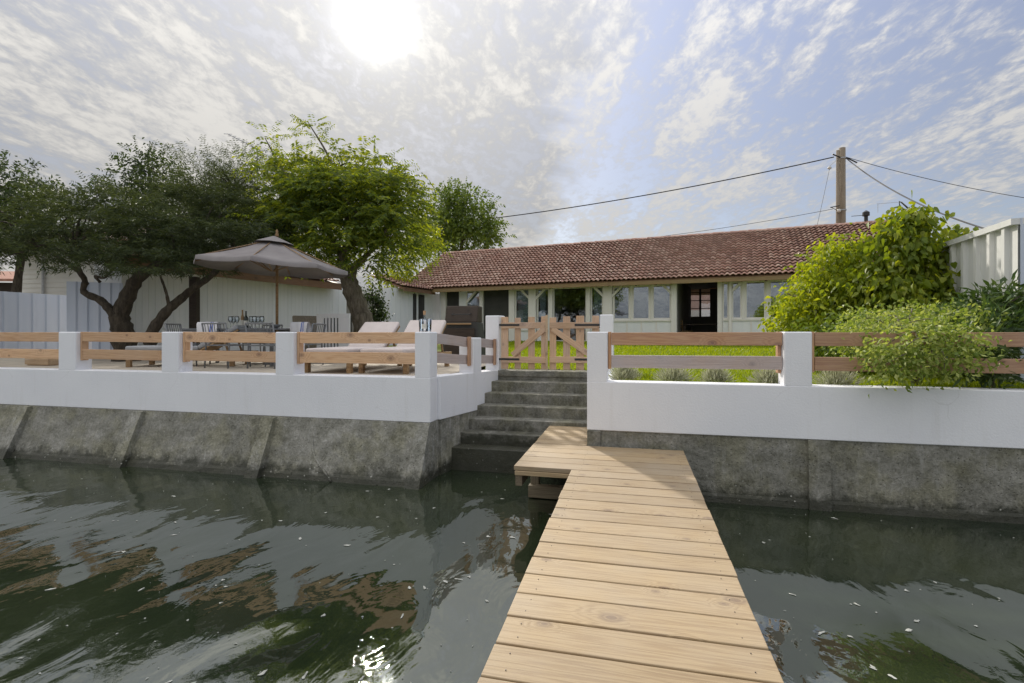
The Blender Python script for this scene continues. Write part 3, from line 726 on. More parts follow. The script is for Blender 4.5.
o = link('tiles', fast_mesh('tiles', V, Q), M['tiles'], roof_o); o['kind'] = 'stuff'
V, Q = tile_field(sL, sRr, EY - 0.05, ze - 0.02, RY, zr, 0.41, 0.67)
V = V.copy(); V[:, 1] = 2 * RY - V[:, 1]
o = link('tiles', fast_mesh('tiles', V, Q[:, ::-1]), M['tiles'], roof_o); o['kind'] = 'stuff'
mb = MB(); x = sL
while x < sRr - 0.2:
    dz = random.uniform(-0.008, 0.008); R0 = 0.125
    for (xa, xb, r0, r1) in ((x, x + 0.40, R0 + 0.012, R0 - 0.012),):
        n = 7; A = []; B = []
        for k in range(n + 1):
            a = math.pi * (k / n) * 1.1 - 0.05 * math.pi
            A.append((xa, RY + r0 * math.cos(a), zr - 0.02 + dz + r0 * math.sin(a) * 0.8)); B.append((xb, RY + r1 * math.cos(a), zr - 0.02 + dz + r1 * math.sin(a) * 0.8))
        mb.add(A + B, [(k, k + 1, n + 2 + k, n + 1 + k) for k in range(n)] + [tuple(range(n + 1))])
    x += 0.36
o = mb.build('ridge_tiles', M['tiles'], roof_o); o['kind'] = 'stuff'
# verge board at the left end and gutter board along the eave
MB().hexa([(sL - 0.05, EY - 0.03, ze - 0.14), (sL - 0.003, EY - 0.03, ze - 0.14), (sL - 0.003, RY, zr - 0.14), (sL - 0.05, RY, zr - 0.14)],
          [(sL - 0.05, EY - 0.03, ze + 0.055), (sL - 0.003, EY - 0.03, ze + 0.055), (sL - 0.003, RY, zr + 0.055), (sL - 0.05, RY, zr + 0.055)]).build('verge_board', M['trim_white'], roof_o)
rail(house, 'eave_board', (sL, EY - 0.012, ze - 0.125), (sRr, EY - 0.012, ze - 0.125), 0.028, 0.15, M['fascia_wood'])
rs = sL + 0.3
raf = MB()
while rs < sRr - 0.1:
    raf.bar((rs, EY + 0.02, ze - 0.17), (rs, 0.3, ze - 0.17 + (0.3 - EY - 0.02) * math.tan(pitch)), 0.07, 0.10); rs += 0.62
raf.build('rafters', M['fascia_wood'], house)
soff = MB().hexa([(sL, EY + 0.01, ze - 0.115), (sRr, EY + 0.01, ze - 0.115), (sRr, 0.6, ze - 0.115 + (0.6 - EY) * math.tan(pitch)), (sL, 0.6, ze - 0.115 + (0.6 - EY) * math.tan(pitch))],
                 [(sL, EY + 0.01, ze - 0.102), (sRr, EY + 0.01, ze - 0.102), (sRr, 0.6, ze - 0.102 + (0.6 - EY) * math.tan(pitch)), (sL, 0.6, ze - 0.102 + (0.6 - EY) * math.tan(pitch))])
soff.build('soffit', M['fascia_wood'], house)
HS0, HS1 = hx(442), sRr - 0.4
TOPZ = ze - 0.125 + (-0.02 - EY) * math.tan(pitch) - 0.02
DEPTH = 6.6
def hbox(name, mat, x0, x1, y0, y1, z0, z1, bevel=0.0, parent=None): return MB().box(x0, x1, y0, y1, z0, z1).build(name, mat, parent or house, bevel=bevel)
hbox('header_beam', M['trim_white'], HS0, HS1, -0.02, 0.14, HEAD, TOPZ)
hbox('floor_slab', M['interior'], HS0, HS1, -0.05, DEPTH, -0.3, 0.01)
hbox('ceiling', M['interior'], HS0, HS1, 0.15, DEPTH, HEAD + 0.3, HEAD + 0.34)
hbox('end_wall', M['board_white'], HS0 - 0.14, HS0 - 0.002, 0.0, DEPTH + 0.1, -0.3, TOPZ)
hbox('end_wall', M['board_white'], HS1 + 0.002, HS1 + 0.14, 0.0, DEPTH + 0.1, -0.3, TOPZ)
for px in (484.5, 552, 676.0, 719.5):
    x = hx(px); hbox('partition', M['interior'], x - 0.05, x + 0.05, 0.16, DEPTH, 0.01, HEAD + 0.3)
# back wall with one window opening
bx0, bx1 = hx(690.5, DEPTH), hx(710.0, DEPTH); bz0, bz1 = hz(700, 316.5, DEPTH), hz(700, 284.5, DEPTH)
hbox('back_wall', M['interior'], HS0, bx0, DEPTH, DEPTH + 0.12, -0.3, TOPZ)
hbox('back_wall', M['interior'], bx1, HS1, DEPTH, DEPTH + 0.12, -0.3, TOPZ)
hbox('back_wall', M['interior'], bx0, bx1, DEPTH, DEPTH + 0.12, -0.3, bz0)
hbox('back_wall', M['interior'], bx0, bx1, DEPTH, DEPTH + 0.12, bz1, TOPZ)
bw = hbox('back_window', M['dark_wood'], (bx0 + bx1) / 2 - 0.05, (bx0 + bx1) / 2 + 0.05, DEPTH + 0.02, DEPTH + 0.08, bz0, bz1)
for k in range(1, 4):
    z = bz0 + (bz1 - bz0) * k / 4; MB().box(bx0, bx1, DEPTH + 0.035, DEPTH + 0.065, z - 0.018, z + 0.018).build('glazing_bar', M['dark_wood'], bw)
for sgn in (0, 1):
    xa, xb = ((bx0, (bx0 + bx1) / 2 - 0.05), ((bx0 + bx1) / 2 + 0.05, bx1))[sgn]
    MB().box(xa, xb, DEPTH + 0.048, DEPTH + 0.052, bz0, bz1).build('pane', M['clear_glass'], bw)
# front: posts, glazing and panels read off the columns of the picture
def post(a, b_, y0=-0.10, y1=0.12, z0=0.0, z1=HEAD, name='post'): return hbox(name, M['trim_white'], hx(a), hx(b_), y0, y1, z0, z1, 0.008)
def window(a, b_, zlow, frame=0.05, curtain=None, glass=None):
    x0, x1 = hx(a), hx(b_)
    w = empty('window', ((x0 + x1) / 2, 0.05, 0)); w.parent = house
    hw = (x1 - x0) / 2
    fr = MB()
    fr.box(-hw, -hw + frame, -0.035, 0.035, zlow, HEAD - 0.01); fr.box(hw - frame, hw, -0.035, 0.035, zlow, HEAD - 0.01)
    fr.box(-hw + frame, hw - frame, -0.033, 0.033, HEAD - 0.01 - frame, HEAD - 0.01); fr.box(-hw + frame, hw - frame, -0.033, 0.033, zlow, zlow + frame)
    fr.build('frame', M['trim_white'], w)
    MB().box(-hw + frame, hw - frame, -0.004, 0.004, zlow + frame, HEAD - 0.01 - frame).build('pane', glass or M['pane'], w)
    if curtain:
        c0, c1 = -hw + frame + (x1 - x0) * curtain[0], -hw + frame + (x1 - x0) * curtain[1]
        cm = MB(); n = 16
        for k in range(n + 1):
            x = c0 + (c1 - c0) * k / n; y = 0.13 + 0.025 * math.sin(k * 2.1)
            cm.v += [(x, y, zlow + 0.03), (x, y, HEAD - 0.06)]
        cm.f = [(2 * k, 2 * k + 2, 2 * k + 3, 2 * k + 1) for k in range(n)]
        cm.build('curtain', M['lap_white'], w, smooth=True)
    return w
def panel(a, b_, z1):
    x0, x1 = hx(a), hx(b_); p = hbox('panel', M['board_white'], x0, x1, 0.02, 0.09, 0.0, z1 - 0.002)
    n = max(1, int(round((x1 - x0) / 0.62)))
    for k in range(n + 1):
        x = x0 + (x1 - x0) * k / n; MB().box(max(x0, x - 0.03), min(x1, x + 0.03), -0.004, 0.018, 0.0, z1 - 0.004).build('batten', M['trim_white'], p)
    MB().box(x0, x1, -0.02, 0.016, z1 - 0.06, z1 + 0.012).build('sill', M['trim_white'], p)
def brace(px, a_py, to_px):                                       # diagonal strut from post to beam
    x0, x1 = hx(px, -0.06), hx(to_px, -0.06)
    rail(house, 'brace', (x0, -0.055, HEAD - abs(x1 - x0) * 1.05), (x1, -0.055, HEAD - 0.03), 0.07, 0.10, M['trim_white'])
ZL = hz(640, 320.0)
hbox('screen_door', M['screen'], hx(446.5), hx(459), 0.05, 0.08, 0.0, HEAD - 0.002)
post(442, 446.5); hbox('wall_panel', M['board_white'], hx(459), hx(466), 0.0, 0.1, 0.0, HEAD - 0.003)
window(466, 480, 0.55, 0.05, (0.0, 0.3)); panel(466, 480, 0.55)
post(480.5, 483.5); brace(466.5, 0, 476)
hbox('screen_door', M['screen'], hx(483.5), hx(509), 0.05, 0.08, 0.0, HEAD - 0.002)
post(509.5, 515)
window(515, 529, 0.55, 0.05, (0.0, 0.85)); panel(515, 529, 0.55)
post(529.5, 536.5, -0.12); brace(530.5, 0, 521); brace(535.5, 0, 545)
window(537, 549, 0.55, 0.05, (0.05, 0.5)); panel(537, 549, 0.55)
post(549, 553); post(586.5, 590.5)
gd = window(553.2, 586.3, 0.03, 0.04, None, M['clear_glass'])
window(590.7, 603, 0.55, 0.05, (0.1, 0.85)); panel(590.7, 603, 0.55)
post(603.5, 612.5, -0.12); brace(604.5, 0, 594); brace(611.5, 0, 622)
for a, b_ in ((612.7, 630.3), (631.7, 650.3), (651.7, 671.5)): window(a, b_, ZL, 0.075)
post(630.3, 631.7, -0.02, 0.1, ZL); post(650.3, 651.7, -0.02, 0.1, ZL)
panel(612.7, 671.5, ZL); post(671.5, 677, -0.12); brace(672.5, 0, 662)
post(717.5, 722.0, -0.1)
for a, b_ in ((722.2, 729.0), (731.6, 742.0), (745.0, 766.0), (769.0, 790.0), (793, 812), (815, 836)):
    window(a, b_, ZL, 0.06, (0.0, 0.05))
for a, b_ in ((742.0, 745.0), (766.0, 769.0), (790.0, 793.0), (812, 815)): post(a, b_, -0.02, 0.1, ZL)
panel(722.2, 729.0, ZL); panel(731.6, 836, ZL); post(729.0, 731.6, -0.14); brace(731.0, 0, 742)
hbox('wall_panel', M['board_white'], hx(836), HS1, 0.0, 0.1, 0.0, HEAD - 0.003)
hbox('base_strip', M['concrete_pale'], HS0, HS1, -0.16, -0.052, -0.3, -0.01)
# eave lamps
for px in (676, 636, 656, 766):
    x = hx(px, -0.2)
    lp = tag(empty('eave_lamp', (0, 0, 0)), None, None); lp.parent = house; lp.location = (x, -0.2, HEAD + (0.03 if px == 676 else 0.0))
    r = 0.10 if px == 676 else 0.055
    MB().lathe([(0.01, 0.14), (r * 0.5, 0.12), (r, 0.0), (r * 0.8, -0.05), (0.005, -0.06)], n=10).build('shade', M['black_metal'], lp, smooth=True)
    MB().tube([(0, 0, 0.13), (0, 0, 0.5)], 0.008, 5).build('cord', M['black_metal'], lp)
# chimney cowl on the ridge and little aerial
cw = hx(866, RY)
q = house.matrix_basis @ Vector((cw, RY, zr))
cowl = empty('roof_vent', q, RZH); tag(cowl, 'small dark metal vent cowl on the red roof ridge', 'vent')
MB().lathe([(0.07, -0.05), (0.07, 0.30)], n=10).build('pipe', M['black_metal'], cowl)
MB().lathe([(0.02, 0.52), (0.13, 0.44), (0.13, 0.30), (0.07, 0.29)], n=10).build('cap', M['black_metal'], cowl)
MB().tube([(0, 0, 0.33), (-0.5, 0, 0.33)], 0.012, 5).build('arm', M['black_metal'], cowl)
q = house.matrix_basis @ Vector((hx(903, RY) , RY + 0.5, zr - 0.25))
ant = empty('rooftop_aerial', q, RZH); tag(ant, 'thin wire aerial over the bush at the roof end', 'aerial')
MB().tube([(0, 0, 0), (0, 0, 1.15)], 0.012, 5).build('mast', M['galv'], ant)
MB().tube([(-0.75, 0, 1.1), (0.1, 0, 1.1)], 0.009, 5).tube([(-0.72, 0, 1.1), (-0.72, 0, 0.75)], 0.009, 5).build('boom', M['galv'], ant)

# dining table and chairs inside the open doorway
itp = house.matrix_basis @ Vector((hx(704, 1.6), 1.6, 0.012))
it = empty('dining_table', itp, RZH); tag(it, 'dark dining table inside the open doorway', 'table')
MB().box(-0.8, 0.8, -0.45, 0.45, 0.71, 0.75).build('table_top', M['dark_wood'], it, bevel=0.006)
for sx_ in (-0.72, 0.72):
    for sy in (-0.38, 0.38): MB().box(sx_ - 0.035, sx_ + 0.035, sy - 0.035, sy + 0.035, 0, 0.708).build('leg', M['dark_wood'], it)
def slat_chair(loc, rz, label, mat, group=None):
    c = empty('dining_chair', loc, rz); tag(c, label, 'chair', group)
    MB().box(-0.21, 0.21, -0.21, 0.21, 0.43, 0.46).build('seat', mat, c, bevel=0.006)
    for sx_ in (-0.19, 0.19):
        MB().bar((sx_, -0.19, 0), (sx_, -0.18, 0.428), 0.035, 0.035).build('leg', mat, c)
        MB().bar((sx_, 0.21, 0), (sx_, 0.26, 0.92), 0.035, 0.035).build('leg', mat, c)
    for z in (0.62, 0.74, 0.86): MB().bar((-0.172, 0.228 + (z - 0.5) * 0.05, z), (0.172, 0.228 + (z - 0.5) * 0.05, z), 0.02, 0.06).build('back_slat', mat, c)
    return c
slat_chair(house.matrix_basis @ Vector((hx(686, 1.2), 1.2, 0.012)), RZH + 1.2, 'brown slatted chair inside the open doorway, beside the dark table', M['teak'])

# wall outside the back window
nb = empty('garden_wall', house.matrix_basis @ Vector((hx(700, 10.5), 10.5, -0.3)), RZH); tag(nb, 'pale wall with brick top seen through the house window', 'wall')
MB().box(-6, 6, 0, 0.2, 0, 2.0).build('lower_wall', M['cream'], nb); MB().box(-6, 6, 0.003, 0.197, 2.0, 2.9).build('brick_top', M['brick_pale'], nb)

# ------------------------------------------------------------------ white wing on the left
SE = P(115, 0, 12.2).xy
SE = Vector((P(340, 0, 19.0).x, 19.0)) - h2n * 7.6
RZS = math.atan2(h2n.y, h2n.x)
wing = empty('boarded_wing', (SE.x, SE.y, Z_TERR), RZS); tag(wing, 'white vertical-boarded wing with brown eave and tiled roof behind the parasol', 'building')
def wx(px, y=0.0): return col_on_line(px, SE - h2u * y, h2n)[1]     # local x = away along the wing, local y = away to the left (-h2u)
def wz(px, py, y=0.0):
    q = col_on_line(px, SE - h2u * y, h2n)[0]; return H + (HY - py) / F * q.y - Z_TERR
def boards(name, parent, mat, x0, x1, y, z0, z1, bw=0.155, door=None):
    mb = MB(); x = x0
    while x < x1 - 0.01:
        xe = min(x1, x + bw - 0.006)
        mb.box(x, xe, y - random.uniform(0.018, 0.024), y + 0.02, z0, z1); x += bw
    mb.box(x0, x1, y + 0.021, y + 0.06, z0, z1)
    o = mb.build(name, mat, parent); o['kind'] = 'stuff'; return o
e1 = wz(300, 280.5, -0.4)
xs0, xs1 = wx(121), wx(346)
boards('wall_boards', wing, M['board_white'], xs0, xs1, 0.0, -0.2, e1 + 0.05)
ev0 = wx(226, -0.4) - 3.0
MB().box(ev0, wx(341, -0.4), -0.44, -0.40, e1 - 0.17, e1 + 0.06).build('eave_board', M['fascia_brown'], wing)
rz1 = e1 + 0.42
rf = MB().hexa([(ev0, -0.40, e1 - 0.02), (wx(341, -0.4), -0.40, e1 - 0.02), (wx(341, -0.4), 1.1, rz1 - 0.02), (ev0, 1.1, rz1 - 0.02)],
               [(ev0, -0.40, e1 + 0.05), (wx(341, -0.4), -0.40, e1 + 0.05), (wx(341, -0.4), 1.1, rz1 + 0.05), (ev0, 1.1, rz1 + 0.05)]).build('roof', M['fascia_brown'], wing)
V, Q = tile_field(ev0, wx(341, -0.4), -0.48, e1 + 0.055, 1.1, rz1 + 0.075)
o = link('tiles', fast_mesh('tiles', V, Q), M['tiles'], rf); o['kind'] = 'stuff'
MB().box(xs0, xs0 + 0.06, 0.062, 1.1, -0.2, e1).build('end_wall', M['board_white'], wing)
MB().box(xs0, xs1, 1.04, 1.1, -0.2, rz1 - 0.03).build('back_wall', M['board_white'], wing)
# weathered boards, then the white stretch that meets the house
xg0, xg1 = xs1 + 0.02, wx(389)
boards('weathered_boards', wing, M['board_grey'], xg0, xg1, 0.55, -0.2, e1 - 0.1)
xw0, xw1 = wx(389.5), wx(441)
e2 = wz(415, 290.0, -0.35)
boards('wall_boards', wing, M['board_white'], xw0, xw1, 0.0, -0.2, e2 + 0.02, 0.19)
MB().box(xw0, xw0 + 0.05, 0.061, 3.0, -0.2, e2).build('end_wall', M['board_white'], wing)
for a, b_ in ((412.5, 415.5), (418, 423.5)):
    MB().box(wx(a), wx(b_), -0.055, -0.026, 0.1, e2 - 0.14).build('shutter_slot', M['screen'], wing)
xq0, xq1 = wx(403, -0.35), wx(434.5, -0.35)
MB().box(xq0, xq1, -0.40, -0.355, e2 - 0.10, e2 + 0.06).build('eave_board', M['fascia_brown'], wing)
rf2 = MB().hexa([(xq0, -0.35, e2 - 0.02), (xq1, -0.35, e2 - 0.02), (xq1, 1.4, e2 + 0.6), (xq0, 1.4, e2 + 0.6)], [(xq0, -0.35, e2 + 0.05), (xq1, -0.35, e2 + 0.05), (xq1, 1.4, e2 + 0.67), (xq0, 1.4, e2 + 0.67)]).build('roof', M['fascia_brown'], wing)
V, Q = tile_field(xq0, xq1, -0.45, e2 + 0.06, 1.4, e2 + 0.70)
o = link('tiles', fast_mesh('tiles', V, Q), M['tiles'], rf2); o['kind'] = 'stuff'

# ------------------------------------------------------------------ corrugated fences
def corrugated(label, a, b, z0, za, zb, mat, rib=0.30, panel_ribs=3, depth=0.035, cap=None, group=None):
    a = Vector(a); b = Vector(b); d = b - a; L = d.length
    f = empty('metal_fence', (a.x, a.y, z0), math.atan2(d.y, d.x)); tag(f, label, 'fence', group)
    x = 0.0; k = 0
    while x < L - 0.05:
        xe = min(L, x + rib * panel_ribs); mb = MB(); pr = []
        q = x
        while q < xe - 1e-4:
            for (fx, dy) in ((0.0, 0), (0.66, 0), (0.72, -depth), (0.92, -depth), (0.98, 0)):
                if q + fx * rib <= xe + 1e-6: pr.append((q + fx * rib, dy))
            q += rib
        pr.append((xe - 0.002, 0)); off = 0.0015 * (k % 2)
        zt = lambda X: za + (zb - za) * X / L - z0
        n = len(pr)
        for X, dy in pr: mb.v += [(X, dy - off, 0.02), (X, dy - off, zt(X))]
        for X, dy in pr: mb.v += [(X, dy - off + 0.004, 0.02), (X, dy - off + 0.004, zt(X))]
        for i in range(n - 1):
            mb.f.append((2 * i, 2 * i + 2, 2 * i + 3, 2 * i + 1)); c = 2 * n
            mb.f.append((c + 2 * i, c + 2 * i + 1, c + 2 * i + 3, c + 2 * i + 2)); mb.f.append((2 * i + 1, 2 * i + 3, c + 2 * i + 3, c + 2 * i + 1))
        mb.build('sheet', mat, f); x = xe; k += 1
    px_ = 0.05
    while px_ < L:
        MB().box(px_ - 0.03, px_ + 0.03, 0.012, 0.07, 0, za + (zb - za) * px_ / L - z0 - 0.05).build('post', M['galv'], f); px_ += 2.0
    if cap:
        MB().hexa([(0, -depth - 0.02, za - z0 - 0.03), (L, -depth - 0.02, zb - z0 - 0.03), (L, 0.08, zb - z0 - 0.03), (0, 0.08, za - z0 - 0.03)],
                  [(0, -depth - 0.02, za - z0 + 0.05), (L, -depth - 0.02, zb - z0 + 0.05), (L, 0.08, zb - z0 + 0.05), (0, 0.08, za - z0 + 0.05)]).build('cap_rail', mat, f)
    return f
A1 = P(66, 295.4, 13.9); A0 = P(0, 291.2, 12.45); dd = (A1 - A0)
A00 = A0 - dd * 2.6
corrugated('blue-grey corrugated metal fence at the left edge of the terrace', A00.xy, (A1 + dd * 0.3).xy, Z_TERR, A00.z, A1.z, M['metal_blue'], 0.31)
B0 = P(66.5, 281.3, 11.75); B1 = P(123, 283.3, 11.6)
corrugated('taller blue-grey corrugated fence piece behind the forked trunk', B0.xy, B1.xy, Z_TERR, B0.z, B1.z, M['metal_blue'], 0.29)
C0 = P(947, 246, 1.40 * 510 / 86); C1 = P(1018, 221.9, 1.40 * 510 / 110)
dC = (C1 - C0).xy.normalized()
Cfar = C0.xy - dC * 4.0
corrugated('white ribbed metal fence along the garden edge behind the dark glossy shrub', Cfar, C1.xy, 1.25, 3.35, 3.35, M['metal_white'], 0.36, 3, 0.05, cap=True)
corrugated('pale metal fence end piece facing the water at the garden corner', C1.xy + Vector((0.02, -0.01)), C1.xy + u2 * 2.5, 1.25, 3.40, 3.40, M['metal_blue'], 0.33)

# ------------------------------------------------------------------ neighbours behind the left fence
q0, q1 = P(18, 0, 19.0), P(128, 0, 18.0); d = (q1 - q0).xy
nbh = empty('neighbour_house', (q0.x, q0.y, 1.2), math.atan2(d.y, d.x)); tag(nbh, 'white lap-sided house behind the blue-grey fence under the tamarisk', 'house')
L = d.length; ntop = P(18, 258, 19.0).z + 0.35 - 1.2
k = 0; z = 0.0
while z < ntop - 0.01:
    z1 = min(ntop, z + 0.17)
    MB().hexa([(0.1, -0.035, z), (L, -0.035, z), (L, 0.03, z), (0.1, 0.03, z)], [(0.1, -0.008, z1), (L, -0.008, z1), (L, 0.03, z1), (0.1, 0.03, z1)]).build('lap_board', M['lap_white'], nbh)
    z = z1
MB().box(0.0, 0.1, -0.05, 4.0, 0, ntop).build('corner_wall', M['lap_white'], nbh)
MB().box(0.1, L, 3.9, 4.0, 0, ntop).build('back_wall', M['lap_white'], nbh)
xp = (P(46, 0, 18.75).xy - q0.xy).length
MB().tube([(xp, -0.09, 0.0), (xp, -0.09, ntop)], 0.045, 8).build('downpipe', M['galv'], nbh)
rfn = MB().hexa([(-0.4, -0.4, ntop), (L + 0.3, -0.4, ntop), (L + 0.3, 2.0, ntop + 0.9), (-0.4, 2.0, ntop + 0.9)], [(-0.4, -0.4, ntop + 0.1), (L + 0.3, -0.4, ntop + 0.1), (L + 0.3, 2.0, ntop + 1.0), (-0.4, 2.0, ntop + 1.0)])
rfn.hexa([(-0.4, 2.001, ntop + 0.9), (L + 0.3, 2.001, ntop + 0.9), (L + 0.3, 4.4, ntop), (-0.4, 4.4, ntop)], [(-0.4, 2.001, ntop + 1.0), (L + 0.3, 2.001, ntop + 1.0), (L + 0.3, 4.4, ntop + 0.1), (-0.4, 4.4, ntop + 0.1)])
rfn.build('roof', M['tiles'], nbh)
q0 = P(-60, 0, 22.0)
brn = empty('brown_shed', (q0.x, q0.y, 1.2), 0.1); tag(brn, 'brown timber shed beyond the left fence beside the lap-sided house', 'shed')
hh = P(0, 282, 22).z - 1.2
MB().box(0, 3.3, 0, 2.5, 0, hh).build('wall', M['dark_wood'], brn)
MB().hexa([(-0.3, -0.5, hh + 0.01), (3.5, -0.5, hh + 0.01), (3.5, 2.9, hh + 0.7), (-0.3, 2.9, hh + 0.7)], [(-0.3, -0.5, hh + 0.12), (3.5, -0.5, hh + 0.12), (3.5, 2.9, hh + 0.81), (-0.3, 2.9, hh + 0.81)]).build('roof', M['brick_red'], brn)

# ------------------------------------------------------------------ utility pole, cables, aerial
pp = P(841, 0, 27.0); pb = 1.2; ptop = P(841, 148, 27.0).z
up = empty('utility_pole', (pp.x, pp.y, pb)); tag(up, 'weathered twin timber utility pole rising behind the tiled roof', 'utility pole')
MB().tube([(0.06, 0, 0), (0.06, 0, ptop - pb)], [0.19, 0.155], 12).build('pole', M['utility_wood'], up, smooth=True)
MB().tube([(-0.185, 0.02, 0), (-0.155, 0.02, ptop - pb - 0.12)], [0.10, 0.08], 10).build('stay_pole', M['utility_wood'], up, smooth=True)
for z in (ptop - pb - 0.55, ptop - pb - 3.3): MB().lathe([(0.20, -0.03), (0.20, 0.03)], (0.06, 0, z), 12).build('band', M['galv'], up)
zi = P(841, 158, 27).z - pb
MB().tube([(-0.1, -0.1, zi), (-0.55, -0.15, zi + 0.15)], 0.035, 6).build('cable_clamp', M['black_metal'], up)
MB().tube([(0.2, -0.1, zi), (0.75, -0.15, zi - 0.3)], 0.035, 6).build('cable_clamp', M['black_metal'], up)
zl = P(841, 208, 27).z - pb
MB().tube([(-0.15, -0.1, zl + 0.1), (-0.68, -0.2, zl - 0.02)], 0.025, 6).tube([(-0.15, -0.1, zl - 0.2), (-0.68, -0.2, zl)], 0.015, 6).build('bracket', M['black_metal'], up)
MB().lathe([(0.02, 0.09), (0.08, 0.07), (0.09, -0.05), (0.02, -0.09)], (-0.20, -0.15, zl - 0.18), 10).build('insulator', M['ceramic'], up, smooth=True)
ip = P(829.5, 168, 26.8) - Vector((pp.x, pp.y, pb))
MB().lathe([(0.02, 0.12), (0.08, 0.05), (0.10, -0.03), (0.03, -0.07)], ip, 10).tube([ip + Vector((0, 0, 0.1)), (-0.1, 0, zi + 0.0)], 0.012, 5).build('insulator', M['ceramic'], up, smooth=True)
def cable(a, b, sag, r, label):
    a = Vector(a); b = Vector(b); pts = []
    for k in range(25):
        t = k / 24; p = a.lerp(b, t); p.z -= sag * 4 * t * (1 - t); pts.append(p)
    o = MB().tube(pts, r, 5).build('overhead_cable', M['cable'], smooth=True); tag(o, label, 'cable', 'overhead cables from the utility pole')
cable(P(834, 157, 26.95), P(470, 221, 34), 0.3, 0.030, 'thick black cable sagging from the pole top over the tiled roof to the trees')
cable(P(833, 209, 26.9), P(560, 246, 33), 0.25, 0.012, 'thin wire from the pole bracket running low over the roof ridge')
cable(P(846, 157, 26.9), P(1120, 210, 24), 0.35, 0.015, 'thin black wire from the pole top passing high over the white fence')
cable(P(846, 158, 26.9), P(1010, 236, 15.5), 0.45, 0.026, 'thick black cable dropping from the pole top to behind the white fence')
cable(P(829.5, 169, 26.8), P(817, 226, 25.5), 0.03, 0.010, 'thin wire falling from the white insulator to the roof')
tp = P(257.5, 200, 17.0)
tv = empty('tv_aerial', (tp.x, tp.y, P(257, 262, 17).z)); tag(tv, 'tall television aerial mast above the tamarisk crowns', 'aerial')
mt = P(257.5, 147, 17).z - tv.location.z
MB().tube([(0, 0, 0), (0, 0, mt)], 0.022, 6).build('mast', M['galv'], tv)
e0, e1_ = P(262, 151, 17) - tv.location, P(228, 134, 17.6) - tv.location
MB().tube([e0, e1_], 0.018, 5).build('boom', M['galv'], tv)
for k in range(9):
    c = e0.lerp(e1_, k / 8); MB().tube([c + Vector((-0.03, -0.2, -0.07)), c + Vector((0.03, 0.2, 0.07))], 0.010, 4).build('element', M['galv'], tv)

# ------------------------------------------------------------------ vegetation
def unit(v): return v / np.maximum(np.linalg.norm(v, axis=-1, keepdims=True), 1e-9)
def round_leaves(C, D, L, Wd, fold=0.2, sag=0.0):
    N = len(C); D = unit(D); rr_ = rng.normal(size=(N, 3)); S = unit(np.cross(D, rr_)); U = np.cross(S, D)
    def pt(f, w, up): q = C + D * (L * f)[:, None] + S * (Wd * w)[:, None] + U * (Wd * up)[:, None]; q[:, 2] -= sag * L * f * f; return q
    V = np.stack([pt(0.06, 0, 0), pt(0.0, 0.30, fold * .5), pt(0.30, 0.5, fold), pt(0.68, 0.30, fold * .6), pt(1.0, 0, 0), pt(0.68, -0.30, fold * .6), pt(0.30, -0.5, fold), pt(0.0, -0.30, fold * .5), pt(0.5, 0, 0)], 1).reshape(-1, 3)
    k = np.arange(N)[:, None] * 9; f = [(8, a, (a + 1) % 8) for a in range(8)]
    return V, np.concatenate([np.concatenate([k + a, k + b, k + c], 1) for a, b, c in f], 0)
def leaves(C, D, L, Wd, fold=0.25, sag=0.0):
    """rhombic folded leaves: base C, direction D, length L, width Wd -> verts, tris"""
    N = len(C); D = unit(D); r = rng.normal(size=(N, 3)); S = unit(np.cross(D, r)); U = np.cross(S, D)
    tip = C + D * L[:, None]; tip[:, 2] -= sag * L
    mid = C + D * (L * 0.45)[:, None]
    l = mid + S * (Wd / 2)[:, None] + U * (Wd * fold)[:, None]; rr = mid - S * (Wd / 2)[:, None] + U * (Wd * fold)[:, None]
    V = np.stack([C, l, tip, rr], 1).reshape(-1, 3); k = np.arange(N)[:, None] * 4
    return V, np.concatenate([np.concatenate([k, k + 1, k + 2], 1), np.concatenate([k, k + 2, k + 3], 1)], 0)
def blob_points(blobs, N, shell=0.5):
    """blobs: (px, py, dist, rx_px, ry_px, rz_m) -> points and outward normals in world space"""
    c = np.array([P(b[0], b[1], b[2]) for b in blobs]); r = np.array([(b[3] / F * b[2], b[5], b[4] / F * b[2]) for b in blobs])
    w = r.prod(1) ** 0.72; idx = rng.choice(len(blobs), N, p=w / w.sum())
    d = unit(rng.normal(size=(N, 3))); rad = (shell + (1 - shell) * rng.uniform(0, 1, N) ** 0.6) * rng.uniform(0.86, 1.06, N)
    return c[idx] + d * rad[:, None] * r[idx], d, idx
def pad_points(blobs, npad, per, flat, shell=0.35):
    '''layered flat pads of foliage: pad centres in the blobs, points spread over each pad'''
    c, d, _ = blob_points(blobs, npad, shell)
    size = np.repeat(rng.uniform(0.6, 1.25, npad), per)[:, None]
    C = np.repeat(c, per, 0) + rng.normal(size=(npad * per, 3)) * np.array(flat) * size
    out = C - np.repeat(c, per, 0); out[:, 2] += 0.05
    return C, unit(out + 0.25 * np.repeat(d, per, 0))
def clustered(blobs, nclu, per, sig, shell=0.5):
    c, d, _ = blob_points(blobs, nclu, shell)
    C = np.repeat(c, per, 0) + rng.normal(size=(nclu * per, 3)) * sig; D = np.repeat(d, per, 0)
    return C, D
def limb_mesh(mb, paths, seed_targets=None):
    for pts, r0, r1 in paths:
        q = catmull(pts, 5); n = len(q); mb.tube(q, [(r0 + (r1 - r0) * (k / (n - 1)) ** 0.8) * (1 + 0.10 * math.sin(k * 2.3 + r0 * 40) + random.uniform(-0.06, 0.06)) for k in range(n)], 11)
